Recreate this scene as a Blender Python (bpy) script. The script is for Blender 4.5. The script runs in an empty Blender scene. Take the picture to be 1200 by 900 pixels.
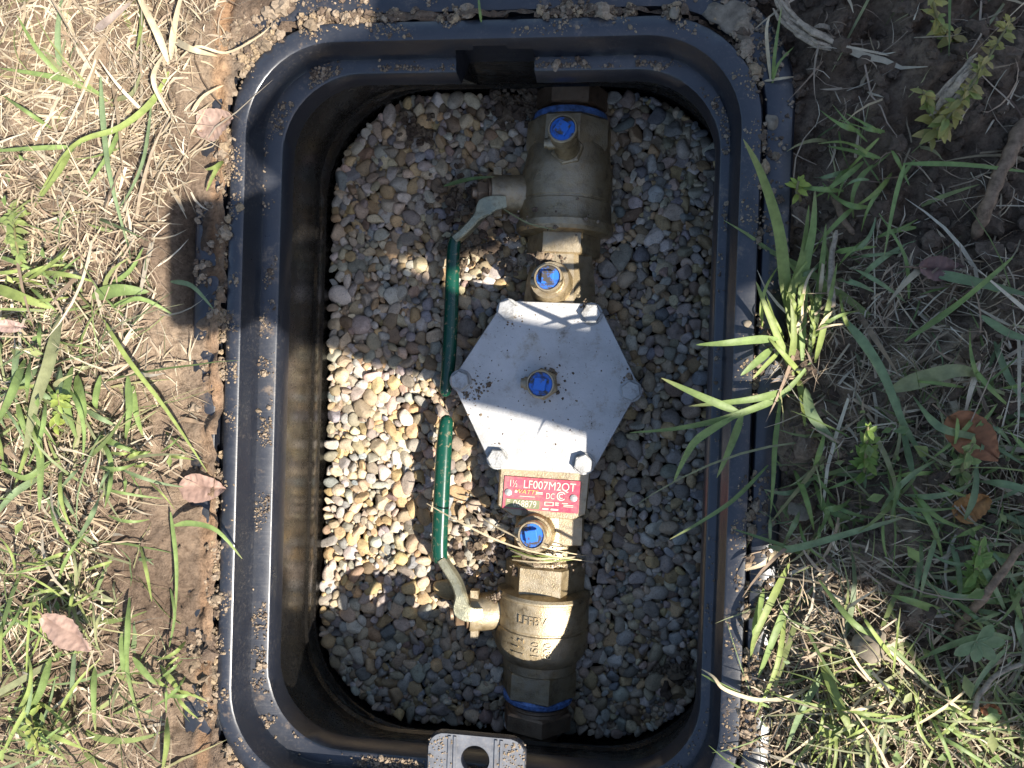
import bpy, math, random
import numpy as np
from mathutils import Vector, Matrix

# ------------------------------------------------------------------ camera, sky, sun, exposure
SC = bpy.context.scene
FPX, CAMH, NAD = 870.0, 0.435, (705.0, 440.0)      # focal length in px of the 1200x900 photo, camera height over the rim
n_ = Vector((NAD[0] - 600, -(NAD[1] - 450), -FPX)).normalized()
RQ = n_.rotation_difference(Vector((0, 0, -1)))
RM = np.array(RQ.to_matrix())
cam = bpy.data.cameras.new('camera'); camo = bpy.data.objects.new('camera', cam)
SC.collection.objects.link(camo)
camo.location = (0, 0, CAMH); camo.rotation_mode = 'QUATERNION'; camo.rotation_quaternion = RQ
cam.sensor_width = 36.0; cam.lens = FPX / 1200 * 36; cam.clip_start = 0.01; cam.clip_end = 200
SC.camera = camo

SUN = Vector((0.80, -0.47, 1.0))                    # towards the sun
wd = bpy.data.worlds.new('World'); SC.world = wd; wd.use_nodes = True
wn = wd.node_tree
sky = wn.nodes.new('ShaderNodeTexSky'); sky.sky_type = 'NISHITA'; sky.sun_disc = False
sd_ = SUN.normalized()
sky.sun_elevation = math.asin(sd_.z); sky.sun_rotation = math.atan2(SUN.x, SUN.y)
bg = wn.nodes['Background']; bg.inputs['Strength'].default_value = 0.098
wn.links.new(sky.outputs[0], bg.inputs['Color'])
sl = bpy.data.lights.new('sun', 'SUN'); sl.energy = 5.0; sl.angle = math.radians(0.5); sl.color = (1.0, 0.935, 0.845)
slo = bpy.data.objects.new('sun', sl); SC.collection.objects.link(slo)
slo.rotation_mode = 'QUATERNION'; slo.rotation_quaternion = SUN.to_track_quat('Z', 'Y'); slo.location = SUN * 3
SC.view_settings.view_transform = 'Standard'; SC.view_settings.look = 'None'
SC.view_settings.exposure = 1.3; SC.view_settings.gamma = 1.0; SC.view_settings.use_curve_mapping = False
SC.render.engine = 'CYCLES'

# ------------------------------------------------------------------ helpers
rng = np.random.default_rng(7); random.seed(7)
COL = SC.collection
def P(px, py, z):
    r = RM @ np.array([px - 600.0, -(py - 450.0), -FPX]); t = (z - CAMH) / r[2]
    return np.array([0, 0, CAMH]) + r * t
def proj(p):
    p = np.atleast_2d(p); v = (p - [0, 0, CAMH]) @ RM
    return np.stack([600 + FPX * v[:, 0] / -v[:, 2], 450 - FPX * v[:, 1] / -v[:, 2]], 1)
BA = math.radians(-1.9); BC, BS = math.cos(BA), math.sin(BA)
def tobox(x, y): return BC * x + BS * y, -BS * x + BC * y
def frombox(x, y): return BC * x - BS * y, BS * x + BC * y

def lattice(seed): return np.random.default_rng(seed).random((128, 128))
LAT = [lattice(100 + i) for i in range(8)]
def vnoise(x, y, f, seed=0):
    L = LAT[seed % 8]; x = np.asarray(x, float) * f + 31.7 * seed + 500; y = np.asarray(y, float) * f + 17.3 * seed + 500
    i = np.floor(x).astype(int); j = np.floor(y).astype(int); u = x - i; v = y - j
    u = u * u * (3 - 2 * u); v = v * v * (3 - 2 * v); i0 = i % 128; j0 = j % 128; i1 = (i + 1) % 128; j1 = (j + 1) % 128
    return (L[i0, j0] * (1 - u) + L[i1, j0] * u) * (1 - v) + (L[i0, j1] * (1 - u) + L[i1, j1] * u) * v
def fbm(x, y, f, o=4, seed=0):
    s = 0; a = 1; t = 0
    for k in range(o):
        s = s + a * vnoise(x, y, f * 2.03 ** k, seed + k); t += a; a *= 0.55
    return s / t

def tag(o, label=None, cat=None, group=None, kind=None):
    if label: o['label'] = label
    if cat: o['category'] = cat
    if group: o['group'] = group
    if kind: o['kind'] = kind
    return o
def par(o, parent):
    if parent is not None:
        o.parent = parent
        w = Matrix.Translation(parent.location); q = parent.parent
        while q is not None:
            w = Matrix.Translation(q.location) @ w if parent.matrix_parent_inverse == Matrix() else w; q = None
        if parent.type == 'EMPTY': o.matrix_parent_inverse = Matrix.Translation(-Vector(parent.location))
def mk(name, verts, faces, mat, parent=None, smooth=True, col=None, angle=None):
    me = bpy.data.meshes.new(name)
    verts = np.asarray(verts, dtype=np.float32)
    if isinstance(faces, np.ndarray):
        nf, k = faces.shape
        me.vertices.add(len(verts)); me.vertices.foreach_set('co', verts.ravel())
        me.loops.add(nf * k); me.loops.foreach_set('vertex_index', faces.astype(np.int32).ravel())
        me.polygons.add(nf); me.polygons.foreach_set('loop_start', np.arange(0, nf * k, k, dtype=np.int32))
        me.update(calc_edges=True)
    else:
        me.from_pydata([tuple(map(float, v)) for v in verts], [], faces); me.update()
    me.polygons.foreach_set('use_smooth', np.full(len(me.polygons), smooth, dtype=bool))
    if angle is not None: me.set_sharp_from_angle(angle=math.radians(angle))
    if col is not None:
        a = me.attributes.new('col', 'FLOAT_COLOR', 'POINT')
        c = np.ones((len(verts), 4), np.float32); c[:, :3] = col; a.data.foreach_set('color', c.ravel())
    for m in (mat if isinstance(mat, (list, tuple)) else [mat]): me.materials.append(m)
    o = bpy.data.objects.new(name, me); COL.objects.link(o); par(o, parent)
    return o
def empty(name, loc):
    o = bpy.data.objects.new(name, None); o.location = tuple(map(float, loc)); o.empty_display_size = 0.02
    COL.objects.link(o); return o

class MB:                                            # collects shapes into one mesh
    def __init__(s): s.v = []; s.f = []; s.mi = []
    def add(s, v, f, mi=0):
        b = len(s.v); s.v += [tuple(map(float, q)) for q in v]; s.f += [[b + i for i in q] for q in f]; s.mi += [mi] * len(f); return s
    def build(s, name, mat, parent=None, smooth=True, angle=35, fn=None):
        v = np.array(s.v)
        if fn is not None: v = fn(v)
        o = mk(name, v, s.f, mat, parent, smooth, None, angle)
        if isinstance(mat, (list, tuple)): o.data.polygons.foreach_set('material_index', s.mi)
        return o
def rings(loops, cap0=True, cap1=True):
    n = len(loops[0]); v = [p for L in loops for p in L]; f = []
    for k in range(len(loops) - 1):
        for i in range(n):
            j = (i + 1) % n; f.append([k * n + i, k * n + j, (k + 1) * n + j, (k + 1) * n + i])
    if cap0: f.append(list(range(n))[::-1])
    if cap1: f.append([(len(loops) - 1) * n + i for i in range(n)])
    return v, f
def frame(d):
    d = np.asarray(d, float); d = d / np.linalg.norm(d)
    a = np.array([0, 0, 1.0]) if abs(d[2]) < 0.9 else np.array([0, 1.0, 0])
    u = np.cross(a, d); u /= np.linalg.norm(u); return u, np.cross(d, u), d
def lathe(c, d, prof, n=24, rot=0.0, poly=None):
    """prof = [(t along d, radius)]; poly=6 gives a hexagon"""
    u, w, d = frame(d); c = np.asarray(c, float); m = poly or n; L = []
    for t, r in prof:
        L.append([c + d * t + r * (math.cos(rot + 2 * math.pi * i / m) * u + math.sin(rot + 2 * math.pi * i / m) * w) for i in range(m)])
    return rings(L)
def tube(path, rad, n=10, flat=1.0):
    path = np.asarray(path, float); L = []; k = len(path); rad = np.broadcast_to(rad, k)
    for i in range(k):
        d = path[min(i + 1, k - 1)] - path[max(i - 1, 0)]; u, w, d = frame(d)
        L.append([path[i] + rad[i] * (math.cos(2 * math.pi * q / n) * u + flat * math.sin(2 * math.pi * q / n) * w) for q in range(n)])
    return rings(L)
def spline(pts, m=6):
    p = np.asarray(pts, float); out = []
    for i in range(len(p) - 1):
        a = p[max(i - 1, 0)]; b = p[i]; c = p[i + 1]; d = p[min(i + 2, len(p) - 1)]
        for k in range(m):
            t = k / m; out.append(0.5 * (2 * b + (c - a) * t + (2 * a - 5 * b + 4 * c - d) * t * t + (3 * b - a - 3 * c + d) * t ** 3))
    out.append(p[-1]); return np.array(out)
def strip(path, wid, up=(0, 0, 1), fold=0.15):
    """a blade with a shallow V fold: left edge, midrib, right edge"""
    path = np.asarray(path, float); k = len(path); wid = np.broadcast_to(wid, k); v = []; f = []
    up = np.asarray(up, float)
    for i in range(k):
        d = path[min(i + 1, k - 1)] - path[max(i - 1, 0)]; d /= np.linalg.norm(d) + 1e-9
        s = np.cross(d, up); s /= np.linalg.norm(s) + 1e-9; nn = np.cross(s, d)
        v += [path[i] - s * wid[i] / 2 + nn * fold * wid[i], path[i], path[i] + s * wid[i] / 2 + nn * fold * wid[i]]
    for i in range(k - 1):
        a = 3 * i; f += [[a, a + 1, a + 4, a + 3], [a + 1, a + 2, a + 5, a + 4]]
    return v, f
def ico(sub):
    t = (1 + 5 ** 0.5) / 2
    v = [(-1, t, 0), (1, t, 0), (-1, -t, 0), (1, -t, 0), (0, -1, t), (0, 1, t), (0, -1, -t), (0, 1, -t), (t, 0, -1), (t, 0, 1), (-t, 0, -1), (-t, 0, 1)]
    f = [(0, 11, 5), (0, 5, 1), (0, 1, 7), (0, 7, 10), (0, 10, 11), (1, 5, 9), (5, 11, 4), (11, 10, 2), (10, 7, 6), (7, 1, 8), (3, 9, 4), (3, 4, 2), (3, 2, 6), (3, 6, 8), (3, 8, 9), (4, 9, 5), (2, 4, 11), (6, 2, 10), (8, 6, 7), (9, 8, 1)]
    v = [np.array(q) / np.linalg.norm(q) for q in v]
    for _ in range(sub):
        mid = {}; nf = []
        def m(a, b):
            k = (min(a, b), max(a, b))
            if k not in mid: q = v[a] + v[b]; v.append(q / np.linalg.norm(q)); mid[k] = len(v) - 1
            return mid[k]
        for a, b, c in f:
            x, y, z = m(a, b), m(b, c), m(c, a); nf += [(a, x, z), (b, y, x), (c, z, y), (x, y, z)]
        f = nf
    return np.array(v), np.array(f)

# ------------------------------------------------------------------ materials
class NT:
    def __init__(s, name):
        s.m = bpy.data.materials.new(name); s.m.use_nodes = True; s.t = s.m.node_tree; s.b = s.t.nodes['Principled BSDF']
        s.tc = s.t.nodes.new('ShaderNodeTexCoord').outputs['Object']
    def n(s, ty, **k):
        o = s.t.nodes.new(ty)
        for a, b in k.items(): setattr(o, a, b)
        return o
    def link(s, a, b): s.t.links.new(a, b)
    def noise(s, scale, detail=4, rough=0.55, vec=None):
        o = s.n('ShaderNodeTexNoise'); o.inputs['Scale'].default_value = scale; o.inputs['Detail'].default_value = detail; o.inputs['Roughness'].default_value = rough
        s.link(vec or s.tc, o.inputs['Vector']); return o.outputs['Fac']
    def ramp(s, fac, stops):
        o = s.n('ShaderNodeValToRGB'); e = o.color_ramp.elements
        while len(e) < len(stops): e.new(0.5)
        for q, (p, c) in zip(e, stops): q.position = p; q.color = (*c, 1) if len(c) == 3 else c
        s.link(fac, o.inputs[0]); return o.outputs[0]
    def mix(s, fac, a, b, mode='MIX'):
        o = s.n('ShaderNodeMix', data_type='RGBA', blend_type=mode)
        for val, i in ((fac, 0), (a, 6), (b, 7)):
            if isinstance(val, (int, float)): o.inputs[i].default_value = val
            elif isinstance(val, tuple): o.inputs[i].default_value = (*val, 1)
            else: s.link(val, o.inputs[i])
        return o.outputs[2]
    def attr(s): o = s.n('ShaderNodeAttribute'); o.attribute_name = 'col'; return o.outputs['Color']
    def bump(s, h, st, dist):
        o = s.n('ShaderNodeBump'); o.inputs['Strength'].default_value = st; o.inputs['Distance'].default_value = dist
        s.link(h, o.inputs['Height']); s.link(o.outputs[0], s.b.inputs['Normal'])
    def set(s, **k):
        for a, v in k.items():
            i = s.b.inputs[a.replace('_', ' ')]
            if hasattr(v, 'is_linked') or hasattr(v, 'links'): s.link(v, i)
            else: i.default_value = (*v, 1) if isinstance(v, tuple) and len(v) == 3 else v
        return s
M = {}
def soil():
    s = NT('soil')
    big = s.ramp(s.noise(9, 3), [(0.3, (0.15, 0.105, 0.074)), (0.5, (0.245, 0.178, 0.125)), (0.72, (0.35, 0.265, 0.185))])
    fine = s.ramp(s.noise(260, 6, 0.7), [(0.3, (0.45, 0.42, 0.40)), (0.55, (0.95, 0.95, 0.95)), (0.8, (1.3, 1.25, 1.15))])
    c = s.mix(1.0, big, fine, 'MULTIPLY')
    dry = s.attr()                                     # moist / dry soil tone, plus the phone's shadow painted into one patch
    c = s.mix(1.0, c, dry, 'MULTIPLY')
    s.set(Base_Color=c, Roughness=0.95); s.b.inputs['Specular IOR Level'].default_value = 0.15
    s.bump(s.noise(420, 6, 0.75), 0.9, 0.004); return s.m
M['soil'] = soil()
def crumb():
    s = NT('crumb_soil'); fine = s.ramp(s.noise(500, 3, 0.7), [(0.3, (0.6, 0.6, 0.6)), (0.75, (1.2, 1.2, 1.2))])
    s.set(Base_Color=s.mix(1.0, s.attr(), fine, 'MULTIPLY'), Roughness=0.95); s.b.inputs['Specular IOR Level'].default_value = 0.1
    s.bump(s.noise(900, 3), 0.5, 0.001); return s.m
M['crumb'] = crumb()
def pebble():
    s = NT('pebble'); at = s.attr()
    v1 = s.ramp(s.noise(150, 3, 0.6), [(0.3, (0.72, 0.70, 0.68)), (0.6, (1.05, 1.03, 1.0))])
    sp = s.ramp(s.noise(900, 2, 0.6), [(0.32, (0.55, 0.55, 0.56)), (0.45, (1, 1, 1)), (0.62, (1, 1, 1)), (0.72, (1.25, 1.22, 1.15))])
    c = s.mix(1.0, at, v1, 'MULTIPLY'); c = s.mix(0.8, c, sp, 'MULTIPLY')
    s.set(Base_Color=c, Roughness=0.72); s.b.inputs['Specular IOR Level'].default_value = 0.3
    s.bump(s.noise(520, 6, 0.7), 0.55, 0.0014); return s.m
M['pebble'] = pebble()
def plastic(name, dust=0.5, rlo=0.27, rhi=0.46, base=(0.0085, 0.0105, 0.0165), film=0.1):
    s = NT(name)
    ge = s.n('ShaderNodeNewGeometry'); sx_ = s.n('ShaderNodeSeparateXYZ'); s.link(ge.outputs['Normal'], sx_.inputs[0])
    upf = s.ramp(sx_.outputs['Z'], [(0.75, (0, 0, 0)), (0.98, (film,) * 3)]); upn = s.mix(1.0, upf, s.ramp(s.noise(90, 6, 0.75), [(0.3, (0.35,) * 3), (0.75, (1, 1, 1))]), 'MULTIPLY')
    d = s.ramp(s.noise(38, 6, 0.72), [(0.42, (0, 0, 0)), (0.75, (1, 1, 1))])
    f = s.ramp(s.noise(520, 3, 0.7), [(0.52, (0, 0, 0)), (0.72, (1, 1, 1))])
    fac = s.mix(1.0, d, f, 'MULTIPLY'); mp = s.n('ShaderNodeMath', operation='MULTIPLY'); mp.inputs[1].default_value = dust; s.link(fac, mp.inputs[0])
    sc = s.n('ShaderNodeMapping'); sc.inputs['Scale'].default_value = (12, 900, 900); sc.inputs['Rotation'].default_value = (0, 0, 0.5); s.link(s.tc, sc.inputs[0])
    scr = s.noise(1.0, 2, 0.5, sc.outputs[0])
    s.set(Base_Color=s.mix(mp.outputs[0], s.mix(upn, base, (0.19, 0.195, 0.205)), (0.26, 0.22, 0.17)))
    mud_ = s.mix(1.0, s.ramp(sx_.outputs['Z'], [(0.5, (0, 0, 0)), (0.95, (0.85,) * 3)]), s.ramp(s.noise(46, 7, 0.78), [(0.57, (0, 0, 0)), (0.66, (1, 1, 1))]), 'MULTIPLY')
    s.set(Base_Color=s.mix(mud_, s.b.inputs['Base Color'].links[0].from_socket, (0.13, 0.097, 0.068)))
    r = s.ramp(s.noise(60, 5, 0.7), [(0.3, (rlo,) * 3), (0.7, (rhi,) * 3)])
    r2 = s.mix(s.ramp(scr, [(0.55, (0, 0, 0)), (0.7, (0.4, 0.4, 0.4))]), r, (0.6, 0.6, 0.6))
    s.set(Roughness=r2); s.b.inputs['Specular IOR Level'].default_value = 0.75
    warp = s.mix(0.12, s.noise(22, 2), scr); s.bump(warp, 0.10, 0.0025); return s.m
M['plastic'] = plastic('black_plastic', 0.3)
M['wall'] = plastic('black_wall_plastic', 0.25, 0.16, 0.34, (0.0075, 0.0068, 0.006))
M['tab'] = plastic('dusty_plastic', 1.2, film=0.9)
def bronze(name, base, dark, dusty, metal=0.75, rough=0.48, dirt=0.5, film=0.0):
    s = NT(name)
    c = s.ramp(s.noise(45, 5, 0.65), [(0.28, dark), (0.5, base), (0.75, dusty)])
    g = s.ramp(s.noise(130, 5, 0.75), [(0.36, (0.28, 0.23, 0.17)), (0.5, (1, 1, 1))])
    c = s.mix(dirt, c, g, 'MULTIPLY')
    ge = s.n('ShaderNodeNewGeometry'); sx_ = s.n('ShaderNodeSeparateXYZ'); s.link(ge.outputs['Normal'], sx_.inputs[0])
    fl = s.mix(1.0, s.ramp(sx_.outputs['Z'], [(0.35, (0, 0, 0)), (0.95, (film,) * 3)]), s.ramp(s.noise(120, 6, 0.75), [(0.32, (0.1,) * 3), (0.62, (1, 1, 1))]), 'MULTIPLY')
    c = s.mix(fl, c, (0.36, 0.31, 0.225)); metal = s.mix(fl, (metal,) * 3, (0.1, 0.1, 0.1))
    s.set(Base_Color=c, Metallic=metal, Roughness=s.ramp(s.noise(70, 4), [(0.3, (rough - 0.1,) * 3), (0.7, (rough + 0.15,) * 3)]))
    s.bump(s.noise(850, 3, 0.7), 0.45, 0.0009); return s.m
M['bronze'] = bronze('cast_bronze', (0.38, 0.285, 0.15), (0.17, 0.125, 0.07), (0.46, 0.385, 0.25), 0.7, 0.36, 0.65, 0.8)
M['dkbronze'] = bronze('dark_bronze', (0.24, 0.155, 0.095), (0.12, 0.075, 0.048), (0.32, 0.22, 0.145), 0.6, 0.38, 0.5, 0.35)
M['brass'] = bronze('shiny_brass', (0.55, 0.42, 0.21), (0.40, 0.29, 0.13), (0.62, 0.5, 0.3), 0.9, 0.27, 0.35)
M['steel'] = bronze('zinc_steel', (0.40, 0.40, 0.385), (0.27, 0.27, 0.26), (0.48, 0.475, 0.455), 0.45, 0.42, 0.45)
M['lever'] = bronze('zinc_lever', (0.38, 0.37, 0.26), (0.26, 0.27, 0.2), (0.45, 0.43, 0.3), 0.7, 0.4, 0.5)
def cover():
    s = NT('cover_coating')
    c = s.ramp(s.noise(28, 5, 0.6), [(0.28, (0.31, 0.30, 0.28)), (0.45, (0.42, 0.415, 0.40)), (0.6, (0.47, 0.465, 0.45)), (0.75, (0.40, 0.37, 0.315))])
    sp = s.ramp(s.noise(420, 3, 0.6), [(0.27, (0.30, 0.26, 0.22)), (0.36, (1, 1, 1))])
    dr = s.ramp(s.noise(62, 6, 0.75), [(0.30, (0.36, 0.29, 0.21)), (0.37, (0.8, 0.75, 0.68)), (0.46, (1, 1, 1))])
    c = s.mix(0.8, c, sp, 'MULTIPLY'); c = s.mix(0.8, c, dr, 'MULTIPLY')
    s.set(Base_Color=c, Metallic=0.2, Roughness=s.ramp(s.noise(35, 5), [(0.3, (0.38,) * 3), (0.7, (0.6,) * 3)])); s.bump(s.noise(380, 5, 0.75), 0.35, 0.0012); return s.m
M['cover'] = cover()
def plain(name, c, rough=0.5, metal=0.0, nz=0.25, scale=160, spec=0.5):
    s = NT(name); r = s.ramp(s.noise(scale, 4, 0.7), [(0.3, (1 - nz,) * 3), (0.7, (1 + nz * 0.4,) * 3)])
    s.set(Base_Color=s.mix(1.0, c, r, 'MULTIPLY'), Roughness=rough, Metallic=metal); s.b.inputs['Specular IOR Level'].default_value = spec; return s.m
def bluecap():
    s = NT('blue_plastic'); d = s.ramp(s.noise(95, 5, 0.7), [(0.50, (0, 0, 0)), (0.58, (1, 1, 1))])
    s.set(Base_Color=s.mix(d, (0.03, 0.155, 0.56), (0.07, 0.06, 0.05)), Roughness=0.5); s.bump(s.noise(300, 3), 0.2, 0.0008); return s.m
M['blue'] = bluecap()
M['tape'] = plain('blue_sealant', (0.10, 0.20, 0.46), 0.5, nz=0.8, scale=260)
def redplate():
    s = NT('red_plate'); d = s.ramp(s.noise(210, 6, 0.75), [(0.45, (0, 0, 0)), (0.7, (0.75,) * 3)]); f = s.ramp(s.noise(60, 3), [(0.35, (0.42, 0.035, 0.075)), (0.7, (0.50, 0.11, 0.14))])
    s.set(Base_Color=s.mix(d, f, (0.33, 0.20, 0.15)), Roughness=0.5); return s.m
M['red'] = redplate()
M['platewhite'] = plain('plate_print', (0.62, 0.52, 0.42), 0.5, nz=0.1)
M['plateyellow'] = plain('plate_yellow', (0.62, 0.42, 0.14), 0.5, nz=0.1)
M['plategreen'] = plain('plate_number_field', (0.20, 0.21, 0.11), 0.45)
def green_grip():
    s = NT('green_vinyl'); d = s.ramp(s.noise(240, 5, 0.75), [(0.57, (0, 0, 0)), (0.72, (0.9, 0.9, 0.9))])
    s.set(Base_Color=s.mix(d, (0.004, 0.05, 0.03), (0.30, 0.22, 0.13)), Roughness=0.22); s.bump(s.noise(120, 2), 0.08, 0.001); return s.m
M['grip'] = green_grip()
def foliage(name, trans=0.35, rough=0.5):
    s = NT(name); at = s.attr(); v = s.ramp(s.noise(170, 3, 0.6), [(0.3, (0.72, 0.72, 0.72)), (0.7, (1.12, 1.12, 1.12))])
    c = s.mix(1.0, at, v, 'MULTIPLY'); s.set(Base_Color=c, Roughness=rough); s.b.inputs['Specular IOR Level'].default_value = 0.35
    tr = s.n('ShaderNodeBsdfTranslucent'); s.link(c, tr.inputs[0]); ms = s.n('ShaderNodeMixShader'); ms.inputs[0].default_value = trans
    out = s.t.nodes['Material Output']; s.link(s.b.outputs[0], ms.inputs[1]); s.link(tr.outputs[0], ms.inputs[2]); s.link(ms.outputs[0], out.inputs['Surface'])
    mp = s.n('ShaderNodeMapping'); s.link(s.tc, mp.inputs[0]); s.bump(s.noise(600, 2), 0.2, 0.0006); return s.m
M['leaf'] = foliage('leaf'); M['straw'] = foliage('dry_straw', 0.12, 0.6)
M['wood'] = plain('weathered_wood', (0.22, 0.15, 0.10), 0.85, nz=0.6, scale=220, spec=0.2)
M['palewood'] = plain('pale_wood', (0.36, 0.29, 0.21), 0.85, nz=0.6, scale=260, spec=0.2)
M['stone'] = plain('rough_stone', (0.21, 0.175, 0.13), 0.9, nz=0.5, scale=140, spec=0.2)

# ------------------------------------------------------------------ valve box in its own frame
def rrect(x0, x1, y0, y1, r, z, nx=(), nc=12):
    """rounded rectangle, counter-clockwise from the right end of the top side; nx = x of extra points on the top side"""
    pts = []
    top = [x1 - r] + sorted([x for x in nx], reverse=True) + [x0 + r]
    pts += [(x, y1) for x in top]
    def arc(cx, cy, a0):
        return [(cx + r * math.cos(a0 + math.pi / 2 * k / nc), cy + r * math.sin(a0 + math.pi / 2 * k / nc)) for k in range(1, nc)]
    pts += arc(x0 + r, y1 - r, math.pi / 2)
    pts += [(x0, y1 - r + (y0 - y1 + 2 * r) * k / 10) for k in range(11)]
    pts += arc(x0 + r, y0 + r, math.pi)
    pts += [(x0 + r + (x1 - x0 - 2 * r) * k / 8, y0) for k in range(9)]
    pts += arc(x1 - r, y0 + r, 1.5 * math.pi)
    pts += [(x1, y0 + r + (y1 - y0 - 2 * r) * k / 10) for k in range(11)]
    pts += arc(x1 - r, y1 - r, 0)
    return [(*frombox(x, y), z) for x, y in pts]
NOT = (-0.0955, -0.0475, -0.0835, -0.063)              # notch in the lid ledge at the top, and its raised middle
e = 0.0004
NX = (-0.13, NOT[0] - e, NOT[0] + e, NOT[2] - e, NOT[2] + e, NOT[3] - e, NOT[3] + e, NOT[1] - e, NOT[1] + e, 0.0)
# (x0, x1, y0, y1, radius, z)
PROF = [(-0.2600, 0.1080, -0.3000, 0.2380, 0.078, -0.200), (-0.2575, 0.1055, -0.2970, 0.2355, 0.076, -0.012), (-0.2560, 0.1040, -0.2955, 0.2340, 0.075, -0.0050),
        (-0.2540, 0.1020, -0.2935, 0.2320, 0.073, -0.0032), (-0.2400, 0.0890, -0.2755, 0.2155, 0.066, -0.0028), (-0.2390, 0.0882, -0.2745, 0.2145, 0.065, -0.0034),
        (-0.2385, 0.0877, -0.2740, 0.2140, 0.065, -0.011), (-0.2325, 0.0862, -0.2685, 0.2085, 0.063, -0.011), (-0.2320, 0.0857, -0.2680, 0.2080, 0.062, -0.0012),
        (-0.2310, 0.0848, -0.2670, 0.2070, 0.061, 0.0), (-0.2232, 0.0752, -0.2578, 0.1975, 0.056, 0.0004), (-0.2222, 0.0742, -0.2568, 0.1965, 0.055, -0.0004),
        (-0.2214, 0.0735, -0.2560, 0.1957, 0.054, -0.0025), (-0.2198, 0.0718, -0.2545, 0.1940, 0.053, -0.0185), (-0.2190, 0.0710, -0.2538, 0.1932, 0.052, -0.0198),
        (-0.2085, 0.0665, -0.2460, 0.1862, 0.0505, -0.0203), (-0.2074, 0.0655, -0.2450, 0.1852, 0.050, -0.0212), (-0.2068, 0.0650, -0.2443, 0.1845, 0.0495, -0.036),
        (-0.2072, 0.0653, -0.2447, 0.1849, 0.0495, -0.0385), (-0.2112, 0.0700, -0.2500, 0.1900, 0.052, -0.0390), (-0.2120, 0.0710, -0.2510, 0.1915, 0.054, -0.048),
        (-0.2160, 0.0840, -0.2700, 0.2080, 0.075, -0.100), (-0.2163, 0.0845, -0.2705, 0.2085, 0.0755, -0.1005), (-0.2150, 0.0835, -0.2690, 0.2072, 0.0745, -0.1035), (-0.2165, 0.0850, -0.2710, 0.2092, 0.076, -0.1045),
        (-0.2185, 0.0905, -0.2800, 0.2160, 0.085, -0.122), (-0.2172, 0.0895, -0.2785, 0.2145, 0.084, -0.1245), (-0.2190, 0.0910, -0.2805, 0.2165, 0.086, -0.126),
        (-0.2230, 0.1000, -0.2900, 0.2250, 0.090, -0.190)]
loops = []
for k, q in enumerate(PROF):
    L = rrect(*q, nx=NX)
    if 12 <= k <= 20:                                  # cut the notch through the ledge
        for i, (x, y, z) in enumerate(L[:len(NX) + 2]):
            bx_, by_ = tobox(x, y)
            if NOT[0] - 1e-6 < bx_ < NOT[1] + 1e-6:
                mid = NOT[2] < bx_ < NOT[3]
                zc = -0.0065 if mid else -0.0115
                prm = {12: (0.1957, -0.0025), 13: (0.1949, zc), 14: (0.1955, zc - 0.0006), 15: (0.2075, zc - 0.0006), 16: (0.2078, -0.03), 17: (0.2078, -0.04), 18: (0.2079, -0.05), 19: (0.2079, -0.06), 20: (0.208, -0.07)}[k]
                L[i] = (*frombox(bx_, prm[0]), prm[1])
    loops.append(L)
box = empty('valve_box', (*frombox(-0.07, -0.03), -0.19))
tag(box, 'black plastic utility box sunk in the ground around the brass valve', 'utility box')
def part_loops(a, b, name, mat):
    v, f = rings(loops[a:b + 1], False, False); return mk(name, v, f, mat, box, True, None, 50)
rim = part_loops(0, 11, 'rim', M['plastic']); tag(rim, 'raised black rim ring with dirt in its groove')
led = part_loops(11, 19, 'lid_ledge', M['plastic'])
wal = part_loops(19, len(PROF) - 1, 'wall', M['wall'])
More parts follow.
